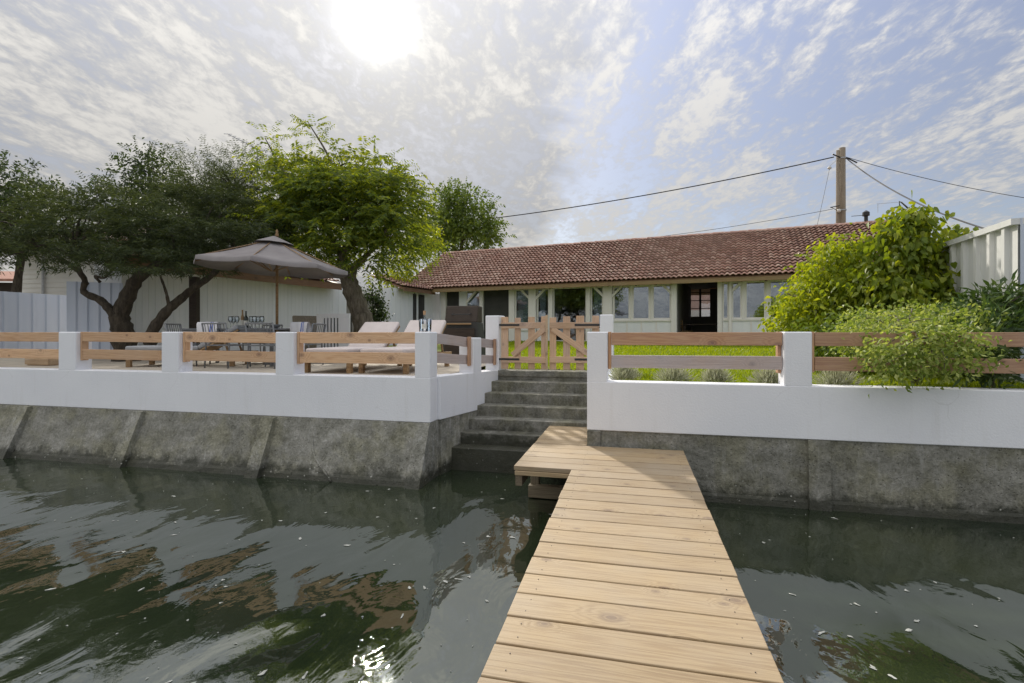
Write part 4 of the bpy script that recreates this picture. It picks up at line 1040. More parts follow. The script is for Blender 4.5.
def twigs(mb, starts, targets, r0=0.035):
    S = [Vector(s) for s in starts]
    for t in targets:
        t = Vector(t); s = min(S, key=lambda q: (q - t).length); m = (s + t) / 2 + Vector((random.uniform(-.15, .15), random.uniform(-.15, .15), random.uniform(0.0, 0.2)))
        q = catmull([s, m, t], 4); n = len(q); mb.tube(q, [r0 * (1 - 0.8 * k / (n - 1)) for k in range(n)], 5)
def tree(name, base, label, cat, paths, blobs, crown_parts, bark, ntw=18, group=None, r0=0.035):
    root = empty(name, base); tag(root, label, cat, group); inv = -Vector(base)
    mb = MB(); limb_mesh(mb, paths)
    ends = [p for pts, a, b_ in paths for p in catmull(pts, 4)[2:]]
    tg, _, _ = blob_points(blobs, ntw, 0.2); twigs(mb, ends, tg, r0)
    mb.v = [(v[0] + inv.x, v[1] + inv.y, v[2] + inv.z) for v in mb.v]
    mb.build('trunk', bark, root, smooth=True)
    off = np.array(inv)
    Vs, Ts, n = [], [], 0
    for V, T in crown_parts: Vs.append(V + off); Ts.append(T + n); n += len(V)
    link('crown', fast_mesh('crown', np.concatenate(Vs), np.concatenate(Ts)), crown_parts_mat, root)
    return root
crown_parts_mat = None

# -- tamarisk: feathery, dark, flat-bottomed; forked leaning trunk
def feathery(blobs, nclu, per, sig, length, width, droop=0.6, shell=0.35, spread=0.8):
    C, D = clustered(blobs, nclu, per, sig, shell)
    N = len(C); ax = rng.normal(size=(nclu, 3)) * 0.6; ax = np.repeat(ax, per, 0)
    D = unit(D * 0.6 + ax + rng.normal(size=(N, 3)) * spread + np.array([0, 0, -droop * 0.5]))
    return leaves(C, D, rng.uniform(0.6, 1.2, N) * length, rng.uniform(0.7, 1.3, N) * width, 0.05, droop * 0.25)
def feathery_pads(blobs, npad, clu, per, flat, length, width, shell=0.3):
    c, d = pad_points(blobs, npad, clu, flat, shell); N = len(c) * per
    C = np.repeat(c, per, 0) + rng.normal(size=(N, 3)) * np.array([0.07, 0.07, 0.035]); D = np.repeat(d, per, 0)
    D = unit(D * np.array([1, 1, 0.5]) + rng.normal(size=(N, 3)) * np.array([0.5, 0.5, 0.35]) + np.array([0, 0, -0.12]))
    return leaves(C, D, rng.uniform(0.6, 1.2, N) * length, rng.uniform(0.7, 1.3, N) * width, 0.05, 0.15)
TZ = 10.9
tam_blobs = [(30, 230, TZ, 64, 28, 1.4), (105, 226, TZ + .3, 70, 34, 1.5), (185, 234, TZ, 60, 34, 1.4), (150, 262, TZ - .6, 62, 13, 0.9), (95, 256, TZ - .7, 50, 12, 0.9), (30, 250, TZ - .7, 60, 11, 0.9),
             (235, 225, TZ + .6, 50, 36, 1.4), (100, 208, TZ + .6, 50, 18, 1.1), (205, 262, TZ - .3, 26, 12, 0.7), (215, 200, TZ + 1.0, 50, 24, 1.1), (-30, 235, TZ, 50, 30, 1.4)]
crown_parts_mat = M['leaf_tam']
tree('tamarisk_tree', P(127, 368, TZ), 'dark feathery tamarisk with forked leaning trunk on the terrace', 'tree',
     [([P(127, 370, TZ), P(124, 335, TZ), P(120, 318, TZ), P(128, 296, TZ), P(140, 276, TZ), P(165, 262, TZ), P(200, 240, TZ + .2)], 0.27, 0.06),
      ([P(121, 322, TZ), P(112, 312, TZ - .1), P(100, 300, TZ - .1), P(84, 292, TZ - .1), P(84, 278, TZ - .1), P(66, 262, TZ), P(40, 248, TZ)], 0.11, 0.03),
      ([P(86, 284, TZ - .1), P(80, 270, TZ - .3), P(75, 258, TZ)], 0.05, 0.025),
      ([P(100, 282, TZ - .4), P(95, 276, TZ - .4), P(104, 278, TZ - .4), P(112, 270, TZ - .3)], 0.03, 0.02),
      ([P(150, 345, TZ - .3), P(152, 332, TZ - .3), P(166, 312, TZ - .2), P(182, 298, TZ - .1), P(195, 287, TZ), P(212, 275, TZ), P(228, 258, TZ + .2)], 0.13, 0.05),
      ([P(169, 306, TZ - .2), P(166, 292, TZ - .3), P(160, 275, TZ - .3)], 0.04, 0.02)],
     tam_blobs, [feathery_pads(tam_blobs, 200, 9, 40, (0.34, 0.34, 0.075), 0.13, 0.015)], M['bark_dark'], 34)
# dark props beside it
o = MB().bar(P(194.5, 368, TZ + .4), P(194.5, 277, TZ + .4), 0.16, 0.16, (1, 0, 0)).build('timber_post', M['dark_wood'], bevel=0.01)
tag(o, 'black square timber post standing beside the parasol and tamarisk', 'post')

# -- darker trees behind
def broad(blobs, nclu, per, sig, length, width, droop=0.3, shell=0.45, sag=0.2, fold=0.25, fn=None):
    C, D = clustered(blobs, nclu, per, sig, shell); N = len(C)
    D = unit(D * 0.7 + rng.normal(size=(N, 3)) * 0.8 + np.array([0, 0, -droop]))
    return (fn or leaves)(C, D, rng.uniform(0.65, 1.2, N) * length, rng.uniform(0.7, 1.2, N) * width, fold, sag)
def sprays(blobs, n, length, leaf, width, pairs=7, up=0.5, seed_shell=0.8):
    """upright wispy shoots with pairs of leaflets"""
    c, d, _ = blob_points(blobs, n, seed_shell); ax = unit(d + np.array([0, 0, up]) + rng.normal(size=(n, 3)) * 0.35)
    L = rng.uniform(0.6, 1.2, n) * length; side = unit(np.cross(ax, rng.normal(size=(n, 3))))
    Cs, Ds = [], []
    for k in range(pairs):
        f = (k + 1) / pairs; base = c + ax * (L * f)[:, None]; base[:, 2] -= L * 0.25 * f * f
        for sg in (-1, 1): Cs.append(base); Ds.append(ax * 0.6 + side * sg + np.array([0, 0, -0.15]))
    C = np.concatenate(Cs); D = np.concatenate(Ds) + rng.normal(size=(len(Cs) * n, 3)) * 0.15; N = len(C)
    return leaves(C, D, rng.uniform(0.8, 1.2, N) * leaf, rng.uniform(0.8, 1.2, N) * width, 0.1, 0.2)
crown_parts_mat = M['leaf_dark']
bl = [(5, 185, 17, 38, 24, 1.2), (35, 205, 17, 40, 24, 1.2), (-25, 215, 17, 50, 40, 1.5), (25, 230, 17, 60, 30, 1.4)]
tree('dark_tree', P(20, 360, 17), 'dark open-crowned tree beyond the corrugated fence at the left', 'tree', [([P(20, 362, 17), P(16, 300, 17), P(22, 240, 17), P(10, 190, 17)], 0.2, 0.04)], bl,
     [broad(bl, 420, 12, 0.18, 0.16, 0.07), sprays(bl, 260, 0.6, 0.13, 0.05)], M['bark_dark'], 24, 'trees behind the wing')
bl = [(150, 180, 18, 26, 26, 1.0), (145, 160, 18, 16, 12, 0.7), (130, 205, 18, 40, 24, 1.2), (175, 210, 18, 40, 28, 1.3), (155, 235, 18, 60, 30, 1.5)]
tree('dark_tree', P(150, 356, 18), 'pointed dark locust tree rising behind the tamarisk crown', 'tree', [([P(150, 358, 18), P(148, 290, 18), P(152, 220, 18), P(148, 158, 18)], 0.2, 0.03)], bl,
     [broad(bl, 460, 12, 0.18, 0.16, 0.07), sprays(bl, 300, 0.7, 0.13, 0.05)], M['bark_dark'], 26, 'trees behind the wing')
crown_parts_mat = M['leaf_tam']
bl = [(205, 190, 15, 38, 24, 1.0), (240, 190, 15, 34, 30, 1.0), (222, 172, 15, 30, 12, 0.8), (180, 205, 15, 30, 20, 0.9), (262, 225, 15, 40, 34, 1.2), (225, 225, 15, 60, 34, 1.3)]
tree('wispy_tamarisk_tree', P(228, 352, 15), 'light feathery tamarisk with wispy top beside the aerial mast', 'tree', [([P(228, 354, 15), P(230, 290, 15), P(222, 240, 15), P(235, 190, 15)], 0.16, 0.03)], bl,
     [feathery(bl, 460, 30, 0.16, 0.20, 0.018, 0.1, 0.3), sprays([(215, 180, 15, 55, 22, 1.0), (245, 180, 15, 30, 24, 1.0)], 260, 0.7, 0.09, 0.02, 8, 0.9)], M['bark_dark'], 30, 'trees behind the wing')
crown_parts_mat = M['leaf_back']
bl = [(462, 212, 33, 24, 20, 1.6), (480, 225, 33, 16, 22, 1.4), (440, 225, 33, 24, 22, 1.5), (462, 236, 33, 40, 18, 2.0), (455, 200, 33, 14, 12, 1.0)]
tree('leafy_tree', P(460, 345, 33), 'rounded dark green tree behind the left end of the tiled roof', 'tree', [([P(460, 346, 33), P(458, 290, 33), P(462, 240, 33), P(460, 205, 33)], 0.25, 0.06)], bl,
     [broad(bl, 420, 12, 0.30, 0.24, 0.13), sprays(bl, 320, 1.1, 0.22, 0.11)], M['bark_dark'], 22)
crown_parts_mat = M['leaf_lime']
bl = [(408, 255, 24, 14, 16, 0.8), (398, 278, 23.2, 14, 12, 0.6), (425, 238, 26, 16, 16, 0.9), (415, 225, 26, 10, 10, 0.8)]
tree('lime_shrub', P(405, 345, 24), 'yellow-green shrub leaning over the roof corner beside the silk tree', 'shrub', [([P(405, 346, 24), P(404, 300, 24), P(410, 250, 25)], 0.08, 0.03)], bl,
     [broad(bl, 200, 12, 0.2, 0.16, 0.09, 0.5)], M['bark_grey'], 12)

# -- silk tree
SZ = 12.6
def fronds(blobs, n, length, leaf, width, pairs=8, droop=0.35, shell=0.6, pads=0):
    if pads: c, d = pad_points(blobs, pads, n // pads, (0.26, 0.26, 0.07), shell); n = len(c)
    else: c, d, _ = blob_points(blobs, n, shell)
    ax = unit(d * np.array([1, 1, 0.5]) + rng.normal(size=(n, 3)) * 0.45 + np.array([0, 0, 0.1]))
    L = rng.uniform(0.7, 1.25, n) * length; side = unit(np.cross(ax, np.array([0, 0, 1.0])) + rng.normal(size=(n, 3)) * 0.15)
    Cs, Ds, Ls = [], [], []
    for k in range(pairs):
        f = (k + 0.6) / pairs; base = c + ax * (L * f)[:, None]; base[:, 2] -= L * droop * f * f
        taper = 0.55 + 0.9 * f * (1.35 - f)
        for sg in (-1, 1):
            Cs.append(base); Ds.append(side * sg + ax * 0.45 + np.array([0, 0, -0.30])); Ls.append(np.full(n, leaf * taper))
    C = np.concatenate(Cs); Lf = np.concatenate(Ls); N = len(C); D = np.concatenate(Ds) + rng.normal(size=(N, 3)) * 0.10
    V, T = leaves(C, D, Lf * rng.uniform(0.85, 1.15, N), width * rng.uniform(0.8, 1.2, N), 0.12, 0.15)
    return V, T
silk = [(350, 205, SZ, 62, 30, 1.5), (300, 205, SZ + .2, 44, 34, 1.2), (390, 222, SZ, 34, 40, 1.3), (330, 185, SZ + .4, 52, 24, 1.3), (380, 190, SZ + .5, 34, 26, 1.1),
        (320, 232, SZ - .3, 50, 24, 1.2), (372, 246, SZ - .4, 30, 20, 0.9), (345, 170, SZ + .4, 28, 18, 0.9), (280, 180, SZ + .6, 28, 18, 0.9), (285, 230, SZ + .6, 36, 30, 1.0), (262, 195, SZ + .6, 22, 18, 0.7)]
shoots = [(265, 140, SZ + .5, 12, 14, 0.4), (282, 160, SZ + .5, 16, 14, 0.5), (312, 132, SZ + .4, 12, 18, 0.4), (330, 148, SZ + .4, 18, 14, 0.5), (380, 165, SZ + .4, 18, 14, 0.5), (402, 180, SZ + .3, 12, 22, 0.5)]
crown_parts_mat = M['leaf_silk']
tree('silk_tree', P(364, 365, SZ), 'spreading silk tree with curved grey trunk and ferny crown behind the loungers', 'tree',
     [([P(366, 366, SZ), P(366, 335, SZ), P(360, 312, SZ), P(352, 290, SZ), P(347, 275, SZ)], 0.30, 0.20),
      ([P(349, 282, SZ), P(342, 266, SZ), P(344, 252, SZ), P(356, 240, SZ), P(368, 228, SZ), P(385, 200, SZ + .3)], 0.17, 0.05),
      ([P(350, 286, SZ), P(354, 268, SZ + .2), P(366, 256, SZ + .2), P(392, 230, SZ + .2)], 0.13, 0.04),
      ([P(343, 258, SZ), P(330, 235, SZ + .1), P(305, 205, SZ + .3), P(280, 165, SZ + .5), P(265, 138, SZ + .5)], 0.10, 0.012),
      ([P(350, 246, SZ), P(345, 210, SZ + .3), P(330, 160, SZ + .4), P(308, 122, SZ + .4)], 0.09, 0.012)],
     silk, [fronds(silk, 2340, 0.50, 0.14, 0.044, 9, 0.35, 0.5, 180), fronds(shoots, 170, 0.40, 0.12, 0.034, 7, 0.2, 0.2)], M['bark_grey'], 34)
# dark ivy column on the weathered boards
crown_parts_mat = M['leaf_dark']
bl = [(372, 305, 17.3, 10, 24, 0.25), (378, 318, 17.3, 9, 16, 0.25)]
tree('climbing_ivy', P(375, 345, 17.3), 'dark climbing ivy on the weathered boards beside the silk tree trunk', 'plant', [([P(375, 347, 17.3), P(374, 320, 17.3), P(372, 295, 17.3)], 0.03, 0.012)], bl,
     [broad(bl, 160, 12, 0.10, 0.08, 0.07)], M['bark_dark'], 8)

# -- shrubs on the right
crown_parts_mat = M['leaf_lime']
bl = [(820, 300, 9.6, 32, 30, 0.8), (833, 270, 9.6, 24, 26, 0.7), (800, 320, 9.4, 26, 22, 0.7), (850, 310, 9.2, 30, 40, 0.7), (845, 250, 9.7, 16, 14, 0.5), (858, 285, 9.6, 16, 20, 0.5)]
tree('lime_shrub', P(830, 392, 9.6), 'rounded lime-green shrub in front of the tiled house, left of the taller big-leaved bush', 'shrub',
     [([P(830, 394, 9.6), P(828, 340, 9.6), P(836, 290, 9.6), P(842, 250, 9.6)], 0.06, 0.015), ([P(830, 380, 9.6), P(812, 330, 9.5), P(800, 300, 9.5)], 0.04, 0.012)], bl,
     [broad(bl, 640, 14, 0.10, 0.105, 0.058, 0.7, 0.5, 0.25)], M['bark_grey'], 24, None, 0.018)
crown_parts_mat = M['leaf_big']
bl = [(898, 252, 8.6, 24, 30, 0.55), (910, 226, 8.6, 17, 15, 0.4), (926, 275, 8.5, 24, 26, 0.5), (878, 292, 8.6, 28, 30, 0.6), (944, 248, 8.5, 10, 12, 0.25), (956, 233, 8.5, 6, 8, 0.2), (912, 216, 8.6, 10, 6, 0.25), (962, 285, 8.4, 8, 14, 0.2), (905, 305, 8.5, 45, 28, 0.8)]
tree('big_leaved_shrub', P(900, 394, 8.6), 'tall bush with big drooping heart-shaped leaves beside the white ribbed fence', 'shrub',
     [([P(900, 396, 8.6), P(898, 330, 8.6), P(905, 270, 8.6), P(912, 212, 8.6)], 0.05, 0.012), ([P(904, 320, 8.6), P(930, 275, 8.5), P(948, 240, 8.5), P(960, 226, 8.5)], 0.03, 0.008)], bl,
     [broad(bl, 520, 10, 0.095, 0.12, 0.085, 1.1, 0.5, 0.3, 0.18, round_leaves)], M['bark_grey'], 22, None, 0.016)
crown_parts_mat = M['leaf_varieg']
bl = [(880, 326, 6.9, 42, 16, 0.5), (930, 322, 6.9, 42, 14, 0.5), (905, 345, 5.35, 40, 26, 0.28), (945, 350, 5.25, 38, 28, 0.26), (890, 364, 5.3, 24, 14, 0.2), (880, 335, 6.2, 40, 18, 0.5), (950, 330, 6.2, 40, 20, 0.5), (860, 345, 6.0, 24, 10, 0.3)]
tree('variegated_shrub', P(915, 392, 6.3), 'cream-edged variegated shrub spilling through the railing over the white wall', 'shrub',
     [([P(915, 394, 6.3), P(912, 360, 6.2), P(905, 330, 6.2)], 0.04, 0.012), ([P(915, 390, 6.3), P(930, 360, 5.9), P(935, 345, 5.4)], 0.03, 0.01)], bl,
     [broad(bl, 640, 15, 0.075, 0.065, 0.030, 0.2, 0.5, 0.1)], M['bark_grey'], 40, None, 0.012)
crown_parts_mat = M['leaf_gloss']
bl = [(985, 312, 6.3, 26, 20, 0.35), (1005, 305, 6.2, 22, 18, 0.3), (990, 330, 5.9, 34, 14, 0.35), (975, 350, 5.6, 28, 24, 0.25), (1030, 315, 6.1, 26, 22, 0.35), (1000, 368, 5.5, 20, 16, 0.2)]
tree('glossy_shrub', P(992, 393, 6.0), 'dark glossy-leaved shrub at the foot of the white ribbed fence', 'shrub',
     [([P(992, 394, 6.0), P(990, 350, 6.0), P(998, 310, 6.1)], 0.035, 0.012)], bl, [broad(bl, 260, 11, 0.07, 0.15, 0.035, -0.3, 0.5, 0.1, 0.15)], M['bark_dark'], 22, None, 0.012)
# dark undergrowth behind these shrubs
crown_parts_mat = M['leaf_back']
bl = [(850, 345, 8.0, 50, 30, 0.5), (930, 340, 7.8, 60, 34, 0.5), (990, 345, 7.2, 40, 30, 0.4)]
tree('evergreen_shrub', P(910, 393, 7.8), 'low evergreen shrub filling the bed behind the variegated shrub', 'shrub', [([P(910, 394, 7.8), P(908, 350, 7.8), P(915, 320, 7.8)], 0.04, 0.015)], bl,
     [broad(bl, 420, 12, 0.10, 0.10, 0.055, 0.2)], M['bark_dark'], 16, None, 0.015)
# lavender clumps along the wall
for (px, wpx, d, lab) in ((624, 17, 6.7, 'silver lavender clump behind the wall beside the first garden pillar'), (673, 20, 6.5, 'silver lavender clump behind the wall, second from the gate pillar'),
                          (716, 16, 6.35, 'silver lavender clump behind the wall, third from the gate pillar'), (768, 18, 6.15, 'silver lavender clump behind the wall, fourth from the gate pillar, next to a pillar'), (836, 22, 5.95, 'silver lavender clump behind the wall beside the overhanging variegated shrub')):
    b0 = P(px, 0, d); root = empty('lavender', (b0.x, b0.y, 1.285)); tag(root, lab, 'plant', 'lavender clumps along the garden wall')
    N = 900; R = wpx / F * d; a = rng.uniform(0, 2 * np.pi, N); el = rng.uniform(0.1, 1.5, N)
    D = np.stack([np.cos(a) * np.cos(el), np.sin(a) * np.cos(el), np.sin(el)], 1); C = D * np.array([R * 0.95, R * 0.8, 0.16]) * rng.uniform(0.2, 1, N)[:, None] + np.array([0, 0, 0.02])
    V, T = leaves(C, D + rng.normal(size=(N, 3)) * 0.25 + np.array([0, 0, 0.5]), rng.uniform(0.06, 0.13, N), rng.uniform(0.006, 0.014, N), 0.1)
    link('foliage', fast_mesh('foliage', V, T), M['shrub_silver'], root)

# ------------------------------------------------------------------ parasol, table and chairs on the terrace
TBZ = 9.9
pc = P(277, 0, TBZ)
par = empty('parasol', (pc.x, pc.y, Z_TERR)); tag(par, 'grey canvas parasol on a wooden pole over the dining table', 'parasol')
top = P(277, 238, TBZ).z - Z_TERR; rim = P(277, 266, TBZ).z - Z_TERR; R = 1.40
def tilt(o): o.rotation_euler = (0, math.radians(3.2), 0); o.location = Vector((-0.05, 0, top)) - Matrix.Rotation(math.radians(3.2), 3, 'Y') @ Vector((0, 0, top)); return o
MB().tube([(0, 0, 0.02), (0, 0, top + 0.02)], 0.026, 10).build('pole', M['pole_wood'], par, smooth=True)
rot0 = math.radians(11)
ribs = [(math.cos(rot0 + k * math.pi / 4), math.sin(rot0 + k * math.pi / 4)) for k in range(8)]
for k in range(8):
    a = ribs[k]; b_ = ribs[(k + 1) % 8]; mb = MB(); n = 6
    for i in range(n + 1):
        f = 0.06 + 0.94 * i / n
        for j in range(4):
            w = j / 3; x = (a[0] * (1 - w) + b_[0] * w) * R * f; y = (a[1] * (1 - w) + b_[1] * w) * R * f
            sagz = -0.035 * math.sin(math.pi * w) * f - 0.05 * math.sin(math.pi * f)
            mb.v.append((x, y, top - (top - rim) * f + sagz + 0.0))
    for i in range(n):
        for j in range(3): q = i * 4 + j; mb.f.append((q, q + 1, q + 5, q + 4))
    base_i = len(mb.v)                                                      # valance hem
    for j in range(4):
        v = mb.v[n * 4 + j]; mb.v.append((v[0] * 1.002, v[1] * 1.002, v[2] - 0.07))
    for j in range(3): mb.f.append((n * 4 + j, n * 4 + j + 1, base_i + j + 1, base_i + j))
    tilt(mb.build('canopy_panel', M['canvas'], par, smooth=True))
for k in range(8):
    a = ribs[k]; rb = MB().tube([(a[0] * 0.05, a[1] * 0.05, top - 0.045), (a[0] * R * 0.98, a[1] * R * 0.98, rim - 0.015)], 0.010, 5).build('rib', M['pole_wood'], par); tilt(rb)
    rb = MB().tube([(a[0] * 0.04, a[1] * 0.04, rim - 0.10), (a[0] * R * 0.5, a[1] * R * 0.5, (top + rim) / 2 - 0.06)], 0.009, 5).build('strut', M['pole_wood'], par); tilt(rb)
mb = MB()
for k in range(8):
    a = ribs[k]; b_ = ribs[(k + 1) % 8]; f0, f1 = 0.02, 0.26
    mb.add([(a[0] * R * f0, a[1] * R * f0, top + 0.035), (b_[0] * R * f0, b_[1] * R * f0, top + 0.035), (b_[0] * R * f1, b_[1] * R * f1, top - (top - rim) * f1 + 0.035), (a[0] * R * f1, a[1] * R * f1, top - (top - rim) * f1 + 0.035)], [(0, 1, 2, 3)])
tilt(mb.build('top_vent', M['canvas'], par))
MB().lathe([(0.03, 0.0), (0.035, 0.03), (0.02, 0.07), (0.028, 0.10), (0.004, 0.14)], (0, 0, top + 0.03), 10).build('finial', M['pole_wood'], par, smooth=True)
MB().lathe([(0.0, 0.0), (0.25, 0.0), (0.25, 0.06), (0.05, 0.09), (0.045, 0.3), (0.028, 0.3)], (0, 0, 0.001), 16).build('base', M['grey_metal'], par, smooth=False)

tb0 = P(243, 0, 9.75)
tz = P(243, 328.5, 9.75).z - Z_TERR
tbl = empty('garden_table', (tb0.x, tb0.y, Z_TERR), RZW); tag(tbl, 'grey metal garden table laid with glasses and bottles under the parasol', 'table')
for k in range(9):
    MB().box(-1.0, 1.0, -0.45 + k * 0.1, -0.355 + k * 0.1, tz - 0.025, tz).build('slat', M['grey_metal'], tbl)
MB().box(-0.97, 0.97, -0.43, -0.39, tz - 0.08, tz - 0.026).box(-0.97, 0.97, 0.39, 0.43, tz - 0.08, tz - 0.026).build('apron', M['grey_metal'], tbl)
for sx_ in (-0.92, 0.92):
    for sy in (-0.36, 0.36): MB().bar((sx_, sy, 0), (sx_, sy, tz - 0.027), 0.05, 0.05).build('leg', M['grey_metal'], tbl)
def metal_chair(loc, rz, label):
    c = empty('garden_chair', loc, rz); tag(c, label, 'chair', 'grey metal garden chairs around the table')
    MB().box(-0.24, 0.24, -0.23, 0.23, 0.415, 0.435).build('seat', M['grey_metal'], c, bevel=0.004)
    for sg in (-1, 1):
        MB().tube(catmull([(sg * 0.25, -0.24, 0.0), (sg * 0.26, -0.23, 0.42), (sg * 0.27, -0.18, 0.63), (sg * 0.27, 0.10, 0.64), (sg * 0.26, 0.22, 0.60)], 4), 0.014, 6).build('arm', M['grey_metal'], c, smooth=True)
        MB().tube([(sg * 0.25, 0.25, 0.0), (sg * 0.25, 0.22, 0.43), (sg * 0.25, 0.30, 0.80)], 0.015, 6).build('leg', M['grey_metal'], c, smooth=True)
    MB().tube([(-0.25, 0.30, 0.80), (0.25, 0.30, 0.80)], 0.015, 6).build('top_rail', M['grey_metal'], c)
    for k in range(7): MB().tube([(-0.20 + k * 0.0667, 0.235, 0.47), (-0.20 + k * 0.0667, 0.295, 0.79)], 0.007, 5).build('back_bar', M['grey_metal'], c)
    return c
def chair_at(px, d, rz, lab): q = P(px, 0, d); return metal_chair((q.x, q.y, Z_TERR - 0.035), rz, lab)
chair_at(190, 9.55, RZW + 1.9, 'grey metal chair with striped towel at the tamarisk end of the garden table')
chair_at(228, 8.95, RZW + math.pi - .05, 'grey metal chair on the water side of the garden table, nearer the tamarisk')
chair_at(270, 8.85, RZW + math.pi + .08, 'grey metal chair on the water side of the garden table under the parasol pole')
chair_at(304, 9.5, RZW - 1.45, 'grey metal chair with striped towel at the wicker armchair end of the garden table')
chair_at(262, 10.6, RZW - .05, 'grey metal chair on the house side of the garden table')
def towel(px, d, rz, label):
    q = P(px, 0, d); t = MB(); n = 12
    ztop = P(px, 322.0, d).z
    for k in range(n + 1):
        x = -0.21 + 0.42 * k / n
        for (y, z) in ((-0.035, -0.30), (-0.045, -0.15), (-0.035, -0.02), (-0.015, 0.012), (0.015, 0.012), (0.035, -0.02), (0.045, -0.15), (0.04, -0.24)):
            t.v.append((x + 0.01 * math.sin(z * 17), y * (1 + 0.35 * math.sin(k * 1.3 + z * 9)), z - 0.015 * abs(x)))
    for k in range(n):
        for i in range(7): a = k * 8 + i; t.f.append((a, a + 8, a + 9, a + 1))
    o = t.build('towel', M['towel'], smooth=True); o.location = (q.x, q.y, ztop - 0.01); o.rotation_euler = (0, 0, rz)
    tag(o, label, 'towel', 'striped towels over the chair backs'); return o
towel(208.5, 9.35, RZW + .1, 'white towel with blue stripes over the chair beside the black post')
towel(300, 9.45, RZW - .15, 'white towel with blue stripes over the chair near the wicker armchair')
zt = Z_TERR + tz
def wine_glass(px, d):
    q = P(px, 0, d)
    o = MB().lathe([(0.0, 0.001), (0.035, 0.002), (0.034, 0.005), (0.005, 0.012), (0.005, 0.10), (0.028, 0.125), (0.042, 0.165), (0.040, 0.205), (0.034, 0.235), (0.032, 0.235), (0.038, 0.20), (0.039, 0.165), (0.02, 0.125)], n=14).build('wine_glass', M['clear_glass'], smooth=True)
    o.location = (q.x, q.y, zt); tag(o, 'clear wine glass standing on the garden table', 'glass', 'wine glasses on the garden table')
for px, d in ((230.5, 9.7), (233.5, 9.9), (237, 9.75), (251, 9.85), (254.5, 9.7), (258, 9.9), (262, 9.75)): wine_glass(px, d)
def bottle(px, d, h, label, mat=M['bottle_green'], z=None, r=0.038, paper=True, cork=None):
    q = P(px, 0, d); b = empty('bottle', (q.x, q.y, z if z is not None else zt)); tag(b, label, 'bottle')
    MB().lathe([(0.0, 0.0), (r, 0.002), (r, h * 0.58), (r * 0.8, h * 0.66), (0.014, h * 0.76), (0.014, h * 0.97), (0.017, h * 0.975), (0.017, h), (0.0, h)], n=14).build('glass_body', mat, b, smooth=True)
    if paper: MB().lathe([(r + 0.001, h * 0.18), (r + 0.001, h * 0.45)], n=14).build('paper_label', M['label_paper'], b, smooth=True)
    if cork: MB().lathe([(0.0, h), (0.016, h), (0.019, h + cork), (0.0, h + cork)], n=10).build('stopper', M['cork'], b)
    return b
bottle(246, 9.7, 0.33, 'dark wine bottle standing among glasses on the garden table')
bottle(242.5, 9.8, 0.36, 'tall pale bottle behind the dark wine bottle on the garden table', M['teak'], None, 0.03)
def bowl(px, d, r, label, mat):
    q = P(px, 0, d); o = MB().lathe([(0.0, 0.002), (r * 0.5, 0.002), (r * 0.95, r * 0.5), (r, r * 0.75), (r * 0.9, r * 0.72), (r * 0.4, 0.02)], n=14).build('serving_bowl', mat, smooth=True)
    o.location = (q.x, q.y, zt); tag(o, label, 'bowl')
bowl(237, 9.5, 0.07, 'small pale bowl at the foot of the bottles on the table', M['ceramic'])
bowl(275, 9.6, 0.10, 'dark bowl on the table beside the parasol pole', M['grey_metal'])
# bottle and glasses on the corner pillar
zp = Z_TOP + 0.004; pdp = col_on_line(426, W0 + n2 * 0.13, u2)[0].y
bottle(424.5, pdp, 0.225, 'small clear jug bottle with cork stopper on the white corner pillar', M['clear_glass'], zp, 0.040, True, 0.055)
for px, dy, lab in ((421.4, 0.07, 'empty tumbler on the corner pillar, terrace side of the jug bottle'), (429, -0.01, 'empty tumbler on the corner pillar, steps side of the jug bottle')):
    q = P(px, 0, pdp + dy); o = MB().lathe([(0.0, 0.002), (0.030, 0.003), (0.037, 0.17), (0.035, 0.17), (0.027, 0.014), (0.0, 0.014)], n=14).build('tumbler', M['clear_glass'], smooth=True)
    o.location = (q.x, q.y, zp); tag(o, lab, 'glass')

# ------------------------------------------------------------------ loungers
def lounger(loc, rz, label, fabric, back_angle=38):
    r = empty('sun_lounger', loc, rz); tag(r, label, 'sun lounger', 'sun loungers on the terrace')
    w = 0.36
    for sg in (-1, 1): MB().box(sg * w - 0.02, sg * w + 0.02, -1.0, 1.0, 0.19, 0.26).build('side_rail', M['teak'], r, bevel=0.004)
    for y in (-0.98, 0.98): MB().box(-w + 0.022, w - 0.022, y - 0.02, y + 0.02, 0.192, 0.258).build('end_rail', M['teak'], r)
    for sg in (-1, 1):
        for y in (-0.90, 0.80): MB().box(sg * (w + 0.0) - 0.035, sg * (w + 0.0) + 0.035, y - 0.035, y + 0.035, 0.0, 0.188).build('leg', M['teak'], r)
    for k in range(9): MB().box(-w, w, -0.93 + k * 0.13, -0.85 + k * 0.13, 0.262, 0.28).build('slat', M['teak'], r)
    def pad(name, y0, y1, M_=None):
        o = MB().box(-w + 0.01, w - 0.01, y0, y1, 0.0, 0.085).build(name, fabric, r, smooth=True, bevel=0.03, seg=3); return o
    p = pad('seat_cushion', -0.98, 0.22); p.location = (0, 0, 0.283)
    b = pad('back_cushion', 0.0, 0.76); b.location = (0, 0.24, 0.30); b.rotation_euler = (math.radians(back_angle), 0, 0)
    bf = MB().box(-w + 0.02, w - 0.02, 0.0, 0.74, -0.03, -0.003).build('back_frame', M['teak'], r); bf.location = (0, 0.24, 0.30); bf.rotation_euler = (math.radians(back_angle), 0, 0)
    MB().bar((-w + 0.05, 0.72, 0.24), (-w + 0.05, 0.62, 0.55), 0.03, 0.03).build('prop', M['teak'], r)
    MB().bar((w - 0.05, 0.72, 0.24), (w - 0.05, 0.62, 0.55), 0.03, 0.03).build('prop', M['teak'], r)
    return r
